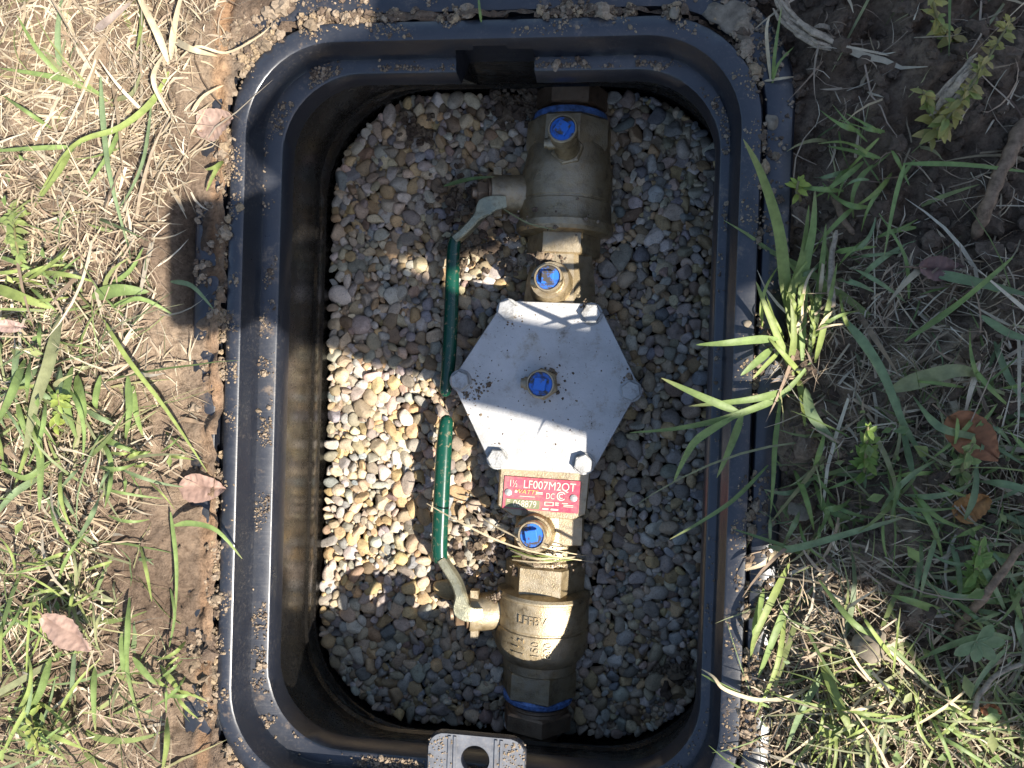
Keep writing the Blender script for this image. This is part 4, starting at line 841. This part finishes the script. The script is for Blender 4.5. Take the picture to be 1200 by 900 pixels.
tuft((830, 790), 'bent dry stalk with green blade hooking over the lower right rim', [([(960, 795, 0.004), (930, 815, 0.012), (890, 820, 0.014), (850, 808, 0.014), (836, 793, 0.012), (822, 784, 0.006)], 5, 's'), ([(905, 830, 0.004), (870, 815, 0.014), (845, 802, 0.012), (822, 790, 0.006)], 5, 'g')], group=TG)
rt = [((940, 385), 'thin upright yellow-green blades around the base of the leaning tuft', 26, 62, -1.45, 0.5, 5, 'yygs'), ((1060, 580), 'spreading blue-green grass between the two fallen orange leaves', 14, 85, 0.3, 1.2, 8, 'bgd'), ((1130, 620), 'long blue-green grass blades at right edge below the orange leaves', 16, 110, 0.1, 0.9, 9, 'bgb'), ((940, 590), 'shaded green grass tuft against the middle of right rim', 14, 75, 0.9, 1.0, 8, 'dgb'),
      ((1015, 170), 'fine green grass tuft in the dark soil at upper right', 11, 60, 2.6, 0.9, 6, 'ggy'), ((1010, 215), 'low fan of grass blades under the flowering weed', 10, 60, 2.4, 0.7, 7, 'gdb'), ((985, 300), 'small arching tuft beside the tall bright tuft', 10, 75, -0.4, 0.6, 7, 'gb'),
      ((1000, 840), 'sunlit broad grass tuft at bottom right of the box', 26, 120, 1.9, 0.8, 5, 'yyso'), ((1100, 850), 'sunlit yellow-green grass clump at lower right corner', 26, 120, 0.6, 1.0, 5, 'ygos'), ((1060, 790), 'sunlit thin grass clump under the palmate leaf', 20, 110, 2.6, 1.0, 4.5, 'yso'), ((1170, 720), 'shaded grass clump beside the palmate leaf', 16, 90, 2.9, 0.9, 9, 'bgd'), ((1150, 490), 'shaded thin grass blades beside the large orange leaf', 12, 80, 0.5, 1.0, 6, 'bg'),
      ((30, 460), 'sunlit green clump left of the dense olive tuft', 18, 85, 1.5, 0.7, 9, 'gyb'), ((20, 700), 'thin sunlit grass left of the tilted brown leaf', 18, 95, 0.2, 1.1, 5, 'yg'), ((100, 690), 'short mown-looking grass above the tilted brown leaf', 16, 60, 2.7, 0.8, 6, 'yo'), ((40, 860), 'sunlit grass clump at lower left corner', 16, 85, -0.6, 1.2, 8, 'ygb'), ((110, 560), 'drooping blades below the dense olive tuft', 12, 70, 1.6, 0.6, 8, 'gb'), ((20, 330), 'yellow-green leafy tuft at left edge', 16, 60, 0.8, 1.2, 7, 'yg'), ((205, 800), 'small bright tuft near lower left rim', 10, 50, 1.2, 1.0, 6, 'yg'), ((185, 540), 'tiny green tuft left of the oval dead leaf', 8, 40, -0.3, 1.0, 5, 'yg')]
for b_, lab, n_b, L_, a_, sp_, w_, cols_ in rt: rtuft(b_, lab, n_b, L_, a_, sp_, w_, cols_, TG)
# bleached dead stalks at the top left and dry grass caught on the valve
tuft((185, 40), 'bunch of bleached flat stalks at the top left', [([(198, 75, 0.004), (185, 40, 0.014), (165, 0, 0.012), (155, -30, 0.01)], 9, 's'), ([(200, 70, 0.004), (205, 30, 0.014), (215, -15, 0.01)], 8, 's'), ([(205, 75, 0.004), (230, 55, 0.012), (265, 62, 0.01), (300, 45, 0.012), (318, 30, 0.008)], 3, 's'), ([(110, 38, 0.004), (130, 22, 0.012), (155, 2, 0.01)], 10, 'p'), ([(195, 60, 0.004), (180, 90, 0.012), (190, 120, 0.01), (205, 145, 0.006)], 6, 's'), ([(225, 130, 0.004), (240, 112, 0.01), (262, 100, 0.008)], 4, 's'), ([(200, 45, 0.004), (225, 58, 0.012), (255, 66, 0.008)], 8, 's')], name='dry_stalks', cat='dry grass', group=TG)
tuft((640, 650), 'wisps of dry yellow grass wrapped around the lower valve neck', [([(500, 590, -0.112), (545, 615, -0.098), (590, 636, -0.096), (640, 650, -0.094), (698, 659, -0.108)], 2.6, 's'), ([(555, 600, -0.12), (590, 622, -0.104), (640, 642, -0.095), (690, 652, -0.115)], 2.2, 's'), ([(598, 645, -0.112), (630, 655, -0.098), (680, 652, -0.112)], 3, 's'), ([(600, 652, -0.114), (640, 652, -0.099), (684, 657, -0.116)], 3, 'y'), ([(600, 656, -0.114), (640, 659, -0.100), (684, 650, -0.116)], 2.4, 's'), ([(596, 642, -0.115), (640, 657, -0.099), (684, 654, -0.116)], 2.2, 'y')], True, 'dry_wisps', 'dry grass')
tuft((520, 215), 'green grass scrap lying on gravel by the upper handle', [([(520, 218, -0.124), (550, 210, -0.117), (580, 207, -0.113)], 6, 'd'), ([(590, 245, -0.1), (620, 262, -0.092), (655, 270, -0.094)], 1.8, 'o')], True, 'grass_scrap', 'grass blade')

# ------------------------------------------------------------------ fallen leaves
def dead_leaf(cx, cy, L, W, ang, col, label, h=0.006, curl=0.32, tip=0.5):
    c0 = P(cx, cy, 0); z = gsurf(cx, cy) + h; n = 22; k = 9; v = []; f = []; cl = []
    g = random.Random(int(cx * 7 + cy)); ca, sa = math.cos(-math.radians(ang)), math.sin(-math.radians(ang))
    for i in range(n):
        t = i / (n - 1); wd_ = W / 2 * (math.sin(math.pi * t ** (0.9 - 0.3 * tip) * 0.96 + 0.06) ** 0.75) * (1 + 0.025 * g.uniform(-1, 1))
        for j in range(k):
            s_ = (j / (k - 1) - 0.5) * 2; x = (t - 0.5) * L; y = s_ * wd_
            zz = curl * (s_ * s_ * wd_ * 0.6) + 0.0012 * math.sin(9 * t + 2 * s_ + cx) - 0.0016 * (abs(s_) < 0.05) + 0.15 * curl * L * (t - 0.5) ** 2 * 3 + 0.0007 * math.cos(i * 2.2) * abs(s_)
            v.append((c0[0] + x * ca - y * sa, c0[1] + x * sa + y * ca, z + zz)); q = 0.7 if abs(s_) < 0.05 else (0.84 if math.cos((t * 7 - abs(s_) * 1.1) * 2 * math.pi) > 0.6 else 1.0) * (1 + 0.14 * g.uniform(-1, 1)); cl.append(np.array(col) * q)
    for i in range(n - 1):
        for j in range(k - 1): a = i * k + j; f.append([a, a + 1, a + k + 1, a + k])
    e_ = empty('dead_leaf', (c0[0], c0[1], z - h)); tag(e_, label, 'leaf', 'fallen leaves')
    mk('leaf_blade', v, f, M['straw'], e_, True, np.array(cl))
    s0 = np.array(v[4]); dd = np.array([-ca, -sa, 0]); vv_, ff_ = tube(np.array([s0 + np.array([ca, sa, 0]) * 0.002, s0 + dd * 0.004, s0 + dd * 0.009 + [0, 0, -0.001]]), [0.0006, 0.0005, 0.0004], 6); mk('stalk', vv_, ff_, M['wood'], e_)
dead_leaf(240, 571, 0.030, 0.018, 2, (0.34, 0.22, 0.17), 'oval pinkish-brown dead leaf lying beside the left rim')
dead_leaf(118, 723, 0.037, 0.018, 30, (0.33, 0.22, 0.17), 'tilted oblong brown dead leaf on grass at lower left', 0.022)
dead_leaf(255, 147, 0.024, 0.020, -20, (0.33, 0.23, 0.18), 'square-tipped dull brown leaf beside the upper left rim', 0.003)
dead_leaf(1100, 506, 0.032, 0.021, 42, (0.30, 0.12, 0.05), 'large reddish-orange leaf among right side grass', 0.010)
dead_leaf(1108, 583, 0.020, 0.015, -30, (0.40, 0.19, 0.06), 'small orange leaf below the reddish-orange leaf', 0.008)
dead_leaf(1083, 322, 0.024, 0.013, 5, (0.20, 0.11, 0.09), 'dark maroon leaf on shaded soil at right', 0.004)
dead_leaf(45, 385, 0.020, 0.008, 5, (0.40, 0.28, 0.23), 'narrow pinkish curled leaf in weeds at left edge', 0.022)
dead_leaf(1130, 805, 0.010, 0.008, 10, (0.42, 0.17, 0.07), 'tiny orange leaf bit in sunlit grass at lower right', 0.016)

# ------------------------------------------------------------------ sticks, stones, mud, weeds with stems
def stick(pts, r, mat, label, cat, name):
    q = spline([P(x, y, gsurf(x, y) + h) for x, y, h in pts], 5); t = np.linspace(0, 1, len(q)); g = np.random.default_rng(int(pts[0][0]))
    q = q + g.normal(0, r * 0.12, q.shape); rr = r * (1 - 0.3 * t) * g.uniform(0.85, 1.12, len(q)); rr[0] *= 0.6; rr[-1] *= 0.4
    v, f = tube(q, rr, 9); o = mk(name, v, f, mat, None, True, None, 60); tag(o, label, cat)
stick([(1200, 140, 0.006), (1178, 190, 0.008), (1160, 235, 0.007), (1143, 280, 0.002)], 0.0042, M['wood'], 'thick brown stick on dark soil at right edge', 'stick', 'stick')
def splinters(pts, r, n, label, cat, name, seed):
    g = np.random.default_rng(seed); mb = MB(); base = np.array([P(x, y, gsurf(x, y) + h) for x, y, h in pts])
    for i in range(n):
        a, b = sorted(g.uniform(0, 1, 2)); b = max(b, a + 0.45); tt = np.linspace(max(a - 0.2, 0), min(b, 1), 6) * (len(base) - 1)
        q = np.stack([np.interp(tt, range(len(base)), base[:, k]) for k in range(3)], 1) + g.normal(0, r * 0.55, 3) * (1, 1, 0.5) + g.normal(0, r * 0.12, (6, 3))
        mb.add(*tube(q, r * g.uniform(0.18, 0.42) * np.array([0.3, 1, 1, 0.95, 0.8, 0.2]), 5, 0.6))
    o = mb.build(name, M['palewood'], None, False, None); tag(o, label, cat)
splinters([(908, -6, 0.010), (925, 25, 0.009), (955, 45, 0.006), (992, 52, 0.003)], 0.0048, 16, 'pale splintered wood piece outside the upper right rim corner', 'wood piece', 'wood_splinter', 4)
splinters([(1098, 128, 0.012), (1120, 102, 0.016), (1145, 70, 0.014)], 0.0045, 14, 'short frayed grey twig behind the yellow weed', 'twig', 'twig', 5)
stick([(975, 360, 0.012), (974, 310, 0.015), (980, 270, 0.012)], 0.0020, M['palewood'], 'thin upright broken twig beside the bright tuft', 'twig', 'twig')
stick([(1120, 740, 0.012), (1160, 690, 0.02), (1200, 640, 0.022), (1230, 610, 0.02)], 0.0022, M['wood'], 'reddish bent stem above the palmate leaf', 'stem', 'stem')
stick([(1140, 860, 0.01), (1145, 820, 0.016), (1170, 790, 0.018), (1230, 765, 0.018)], 0.0016, M['palewood'], 'pale curved stem below the palmate leaf', 'stem', 'stem')
stick([(975, 215, 0.002), (985, 250, 0.008), (1000, 275, 0.006)], 0.0022, M['wood'], 'gnarled dark root beside the upper right rim', 'root', 'root')
def rock(cx, cy, s, mat, label, name, cat, z=None, flat=0.6):
    p = P(cx, cy, 0); g = np.random.default_rng(int(cx)); v = stone(ICO2, s, s * 0.8, s * flat, g, 0.2); n_ = v / np.linalg.norm(v, axis=1)[:, None]
    v = v * (1 + 0.16 * (fbm(n_[:, 0] * 2 + n_[:, 2], n_[:, 1] * 2 - n_[:, 2], 2.2, 3, 3) - 0.5)[:, None]); v = v + (p[0], p[1], (gsurf(cx, cy) if z is None else z) + s * flat * 0.35); o = mk(name, v, ICF2, mat, None, True, None, 40); tag(o, label, cat)
rock(1003, 738, 0.011, M['stone'], 'tan rock half hidden in grass at lower right', 'rock', 'rock')
rock(935, 598, 0.007, M['stone'], 'small brown stone against the right rim', 'stone', 'rock')
rock(906, 142, 0.005, M['stone'], 'small tan clod on the right rim flange', 'soil_clod', 'soil clod')
rock(791, 18, 0.0042, M['stone'], 'small pale clod in the top rim groove', 'soil_clod', 'soil clod', 0.0)
rock(876, 380, 0.0030, M['stone'], 'tiny white pebble on the sunlit right rim', 'stone', 'rock', 0.0)
def mud(cx, cy, rx, ry, label, ang):
    n = 22; v = []; f = []; ca, sa = math.cos(ang), math.sin(ang); c0 = P(cx, cy, -0.0028)
    for k, (s_, z) in enumerate(((1.0, 0.0), (0.93, 0.0012), (0.7, 0.0018), (0.35, 0.0021))):
        for i in range(n):
            a = 2 * math.pi * i / n; r_ = s_ * (1 + 0.22 * math.sin(3 * a + cx) + 0.12 * math.sin(7 * a)); x, y = rx * r_ * math.cos(a), ry * r_ * math.sin(a); v.append((c0[0] + x * ca - y * sa, c0[1] + x * sa + y * ca, -0.0030 + z + 0.0003 * math.sin(5 * a + k)))
    for k in range(3):
        for i in range(n): j = (i + 1) % n; f.append([k * n + i, k * n + j, (k + 1) * n + j, (k + 1) * n + i])
    f.append([3 * n + i for i in range(n)]); o = mk('dried_mud', v, f, M['stone'], None, True); tag(o, label, 'mud')
mud(858, 22, 0.015, 0.0095, 'tan dried mud smear on the upper right rim corner', -0.6)
def weed(path, label, n, seed, cols, w=9):
    g = random.Random(seed); q = spline([P(x, y, gsurf(x, y) + h) for x, y, h in path], 6); e_ = empty('flowering_weed', (q[0][0], q[0][1], gsurf(path[0][0], path[0][1]))); tag(e_, label, 'weed')
    v, f = tube(q, np.linspace(0.0011, 0.0006, len(q)), 7); mk('stem', v, f, M['leaf'], e_, True, np.tile((0.25, 0.22, 0.10), (len(v), 1)))
    for i in range(n):
        t = g.random() ** 0.8; p = q[int(t * (len(q) - 1))]; a = g.uniform(0, 6.28); L = 0.0085 * g.uniform(0.6, 1.25) * (1.15 - 0.5 * t); d_ = np.array([math.cos(a), math.sin(a), g.uniform(-0.1, 0.6)]); d_ /= np.linalg.norm(d_)
        pth = np.array([p + d_ * L * s_ + np.array([0, 0, -0.3 * L * s_ * s_]) for s_ in (0, 0.25, 0.5, 0.75, 1.0)]); wv = np.array([0.15, 0.8, 1.0, 0.7, 0.05]) * L * 0.42
        v, f = strip(pth, wv, (0.1, 0.1, 1), 0.2); mk('leaf', v, f, M['leaf'], e_, True, np.tile(np.array(cols[g.randrange(len(cols))]) * g.uniform(0.85, 1.15), (len(v), 1)))
YEL = [(0.42, 0.36, 0.10), (0.36, 0.33, 0.10), (0.28, 0.32, 0.09), (0.46, 0.36, 0.13)]
weed([(1092, 160, 0.004), (1110, 138, 0.014), (1135, 105, 0.022), (1160, 65, 0.028), (1185, 22, 0.03)], 'tall yellow-flowered weed spike at top right', 95, 1, YEL)
weed([(1098, 150, 0.004), (1090, 125, 0.014), (1082, 108, 0.02)], 'short yellowish weed sprig at foot of the tall spike', 34, 2, YEL)
weed([(1118, 45, 0.004), (1100, 25, 0.014), (1092, -10, 0.02)], 'yellow weed spike cut by the top edge of the picture', 46, 3, YEL)
weed([(1012, 560, 0.004), (1015, 530, 0.02), (1017, 500, 0.03)], 'bright feathery green sprig in the shaded right side grass', 34, 4, [(0.20, 0.30, 0.06), (0.26, 0.34, 0.08)])
weed([(1125, 560, 0.006), (1130, 540, 0.016), (1140, 520, 0.02)], 'pale budding weed beside the small orange leaf', 30, 5, [(0.30, 0.33, 0.12), (0.24, 0.30, 0.10)])
weed([(1140, 690, 0.006), (1145, 660, 0.02), (1150, 630, 0.028)], 'leafy green sprig above the palmate leaf', 50, 6, [(0.17, 0.26, 0.06), (0.22, 0.30, 0.08)])
weed([(35, 820, 0.004), (38, 850, 0.014), (45, 880, 0.02)], 'yellow-green leafy sprig at the bottom left', 36, 7, [(0.30, 0.33, 0.09), (0.24, 0.30, 0.08)])
weed([(65, 500, 0.004), (70, 480, 0.016), (68, 462, 0.02)], 'yellow-green sprig inside the dense olive tuft', 30, 8, [(0.30, 0.36, 0.08), (0.25, 0.32, 0.08)])
weed([(15, 250, 0.004), (18, 280, 0.016), (25, 310, 0.02)], 'bright leafy weed at the left edge below the runner', 60, 9, [(0.27, 0.32, 0.11), (0.22, 0.28, 0.09)])
weed([(938, 235, 0.006), (934, 222, 0.014), (936, 212, 0.016)], 'tiny yellow-green rosette beside the right rim', 16, 10, [(0.36, 0.42, 0.08)])
e_ = empty('palmate_leaf', P(1145, 752, gsurf(1145, 752))); tag(e_, 'pale green palmate leaf above sunlit grass at right', 'leaf')
c0 = P(1145, 752, gsurf(1145, 752) + 0.026)
for i, a in enumerate((-2.5, -1.6, -0.8, 0.0, 0.8)):
    L = 0.0125 * (1.0, 0.85, 1.0, 1.1, 0.9)[i]; d_ = np.array([math.cos(a), math.sin(a), -0.1]); pth = np.array([c0 + d_ * L * s_ for s_ in (0, 0.3, 0.6, 0.85, 1.0)])
    v, f = strip(pth, np.array([0.3, 0.75, 1.0, 0.7, 0.15]) * 0.0062, (0, 0, 1), 0.12); mk('lobe', v, f, M['leaf'], e_, True, np.tile((0.20, 0.27, 0.13), (len(v), 1)))
v, f = tube(spline([c0, c0 + [-0.004, -0.008, -0.008], c0 + [0.002, -0.018, -0.022]], 4), 0.0006, 6); mk('stalk', v, f, M['leaf'], e_, True, np.tile((0.25, 0.25, 0.13), (len(v), 1)))

# ------------------------------------------------------------------ the photographer, crouching right of the picture; only the shadow is in view
def S(px, py, h): return P(px, py, 0) + h * np.array(SUN[:])
M['jacket'] = plain('navy_jacket', (0.03, 0.035, 0.05), 0.85, nz=0.4, scale=60, spec=0.2); M['trouser'] = plain('grey_trousers', (0.06, 0.06, 0.062), 0.9, nz=0.4, scale=80, spec=0.2)
M['skin'] = plain('skin', (0.34, 0.24, 0.18), 0.6, nz=0.1); M['hair'] = plain('dark_hair', (0.03, 0.02, 0.015), 0.6, nz=0.5, scale=300); M['boot'] = plain('brown_boot', (0.08, 0.05, 0.03), 0.7); M['phone'] = plain('phone_case', (0.02, 0.02, 0.022), 0.35)
def person():
    J = {}; E_ = []
    def j(n, p, r, parent=None):
        J[n] = (len(J), np.array(p), r)
        if parent: E_.append((J[parent][0], J[n][0]))
    pel = S(1480, 400, 0.42); j('pelvis', pel, 0.125); che0 = S(880, -70, 0.60)
    j('belly', pel * 0.6 + che0 * 0.4 + np.array([0.03, 0.03, 0.05]), 0.12, 'pelvis'); j('chest', che0, 0.115, 'belly'); j('neck', S(690, 230, 0.61), 0.066, 'chest')
    j('jaw', S(590, 260, 0.595), 0.080, 'neck'); j('skull', S(488, 190, 0.60), 0.086, 'jaw'); j('crown', S(445, 170, 0.60), 0.060, 'skull')
    j('nose', S(480, 260, 0.52), 0.018, 'skull')
    j('shL', S(1125, 15, 0.60), 0.072, 'chest'); j('elL', S(1095, 596, 0.53), 0.060, 'shL'); j('foL', S(765, 532, 0.50), 0.033, 'elL'); j('wrL', S(510, 448, 0.475), 0.050, 'foL'); j('paL', S(400, 390, 0.47), 0.036, 'wrL')
    j('shR', S(800, -180, 0.60), 0.075, 'chest'); j('elR', S(640, -260, 0.53), 0.052, 'shR'); j('wrR', S(500, 80, 0.49), 0.034, 'elR'); j('paR', S(420, 230, 0.475), 0.032, 'wrR')
    for hn, base in (('L', (390, 380)), ('R', (420, 230))):
        for k in range(4):
            x0 = 350 - 12 * k if hn == 'L' else 370 - 14 * k; y0 = 352 + 10 * (k % 2) if hn == 'L' else 262 - 6 * (k % 2)
            j(f'f{hn}{k}a', S(x0, y0, 0.473 - 0.006 * k), 0.0095, 'pa' + hn); j(f'f{hn}{k}b', S(x0 - 40, y0 - 22 if hn == 'L' else y0 + 22, 0.466 - 0.006 * k), 0.008, f'f{hn}{k}a')
        j(f't{hn}a', S(380, 330 if hn == 'L' else 280, 0.485), 0.0105, 'pa' + hn); j(f't{hn}b', S(345, 318 if hn == 'L' else 292, 0.484), 0.009, f't{hn}a')
    gnd = lambda x, y: float(gz(x, y))
    for sd, kx, hip, ft in (('L', S(1065, 665, 0.37), S(1400, 560, 0.40), (0.50, -0.30)), ('R', S(1240, 250, 0.37), S(1420, 240, 0.40), (0.55, 0.02))):
        j('hip' + sd, hip, 0.095, 'pelvis'); j('kn' + sd, kx, 0.070, 'hip' + sd); j('an' + sd, (ft[0] + 0.10, ft[1], gnd(*ft) + 0.10), 0.045, 'kn' + sd); j('he' + sd, (ft[0] + 0.09, ft[1], gnd(*ft) + 0.045), 0.045, 'an' + sd); j('to' + sd, (ft[0] - 0.06, ft[1] + 0.01, gnd(*ft) + 0.032), 0.036, 'he' + sd)
    me = bpy.data.meshes.new('sk'); me.from_pydata([tuple(v[1]) for v in J.values()], E_, []); o = bpy.data.objects.new('sk', me); COL.objects.link(o)
    md = o.modifiers.new('s', 'SKIN'); md.use_smooth_shade = True; sb = o.modifiers.new('d', 'SUBSURF'); sb.levels = 2; sb.render_levels = 2
    for k, (i, p, r) in enumerate(J.values()): me.skin_vertices[0].data[i].radius = (r, r); me.skin_vertices[0].data[i].use_root = (k == 0)
    bpy.context.view_layer.update(); ev = o.evaluated_get(bpy.context.evaluated_depsgraph_get()); em = bpy.data.meshes.new_from_object(ev); bpy.data.objects.remove(o)
    em.name = 'body'; em.materials.clear()
    for k in ('jacket', 'skin', 'trouser', 'boot', 'hair'): em.materials.append(M[k])
    names = list(J); pts = np.array([J[n][1] for n in names]); nv = np.array([v.co[:] for v in em.vertices]); near = np.argmin(((nv[:, None] - pts[None]) ** 2).sum(-1), 1)
    def mi(n): return 1 if n in ('jaw', 'skull', 'nose', 'crown') or n[0] in 'ft' and n[1] in 'LR' or n[:2] == 'pa' else 3 if n[:2] in ('to', 'he') else 2 if n[:2] in ('kn', 'hi', 'an', 'pe') else 0
    lut = np.array([mi(n) for n in names]); 
    for p in em.polygons: p.material_index = int(lut[near[p.vertices[0]]]); p.use_smooth = True
    root = empty('person', (0.56, -0.14, 0.0)); tag(root, 'person in dark jacket crouching right of the box, holding a phone over it', 'person')
    b = bpy.data.objects.new('body', em); COL.objects.link(b); par(b, root)
    hc = S(468, 180, 0.615); v = stone(ICO2, 0.085, 0.085, 0.075, np.random.default_rng(2), 0.1) + hc + np.array([0.015, 0, 0.018]); mk('hair', v, ICF2, M['hair'], root)
    c = S(278, 310, 0.468); mbx = MB(); hx, hy, ht, r_ = 0.044, 0.040, 0.0042, 0.008; q = []
    for cx, cy, a0 in ((hx - r_, hy - r_, 0), (-hx + r_, hy - r_, 1), (-hx + r_, -hy + r_, 2), (hx - r_, -hy + r_, 3)):
        for k in range(5): a = (a0 + k / 4) * math.pi / 2; q.append((cx + r_ * math.cos(a), cy + r_ * math.sin(a)))
    mbx.add(*rings([[c + np.array([x * s_, y * s_, z]) for x, y in q] for s_, z in ((0.96, -ht), (1, -ht * 0.6), (1, ht * 0.6), (0.96, ht))])); ph = mbx.build('phone', M['phone'], None, True, 40); tag(ph, 'black phone held in both hands of the crouching person', 'phone')
person()
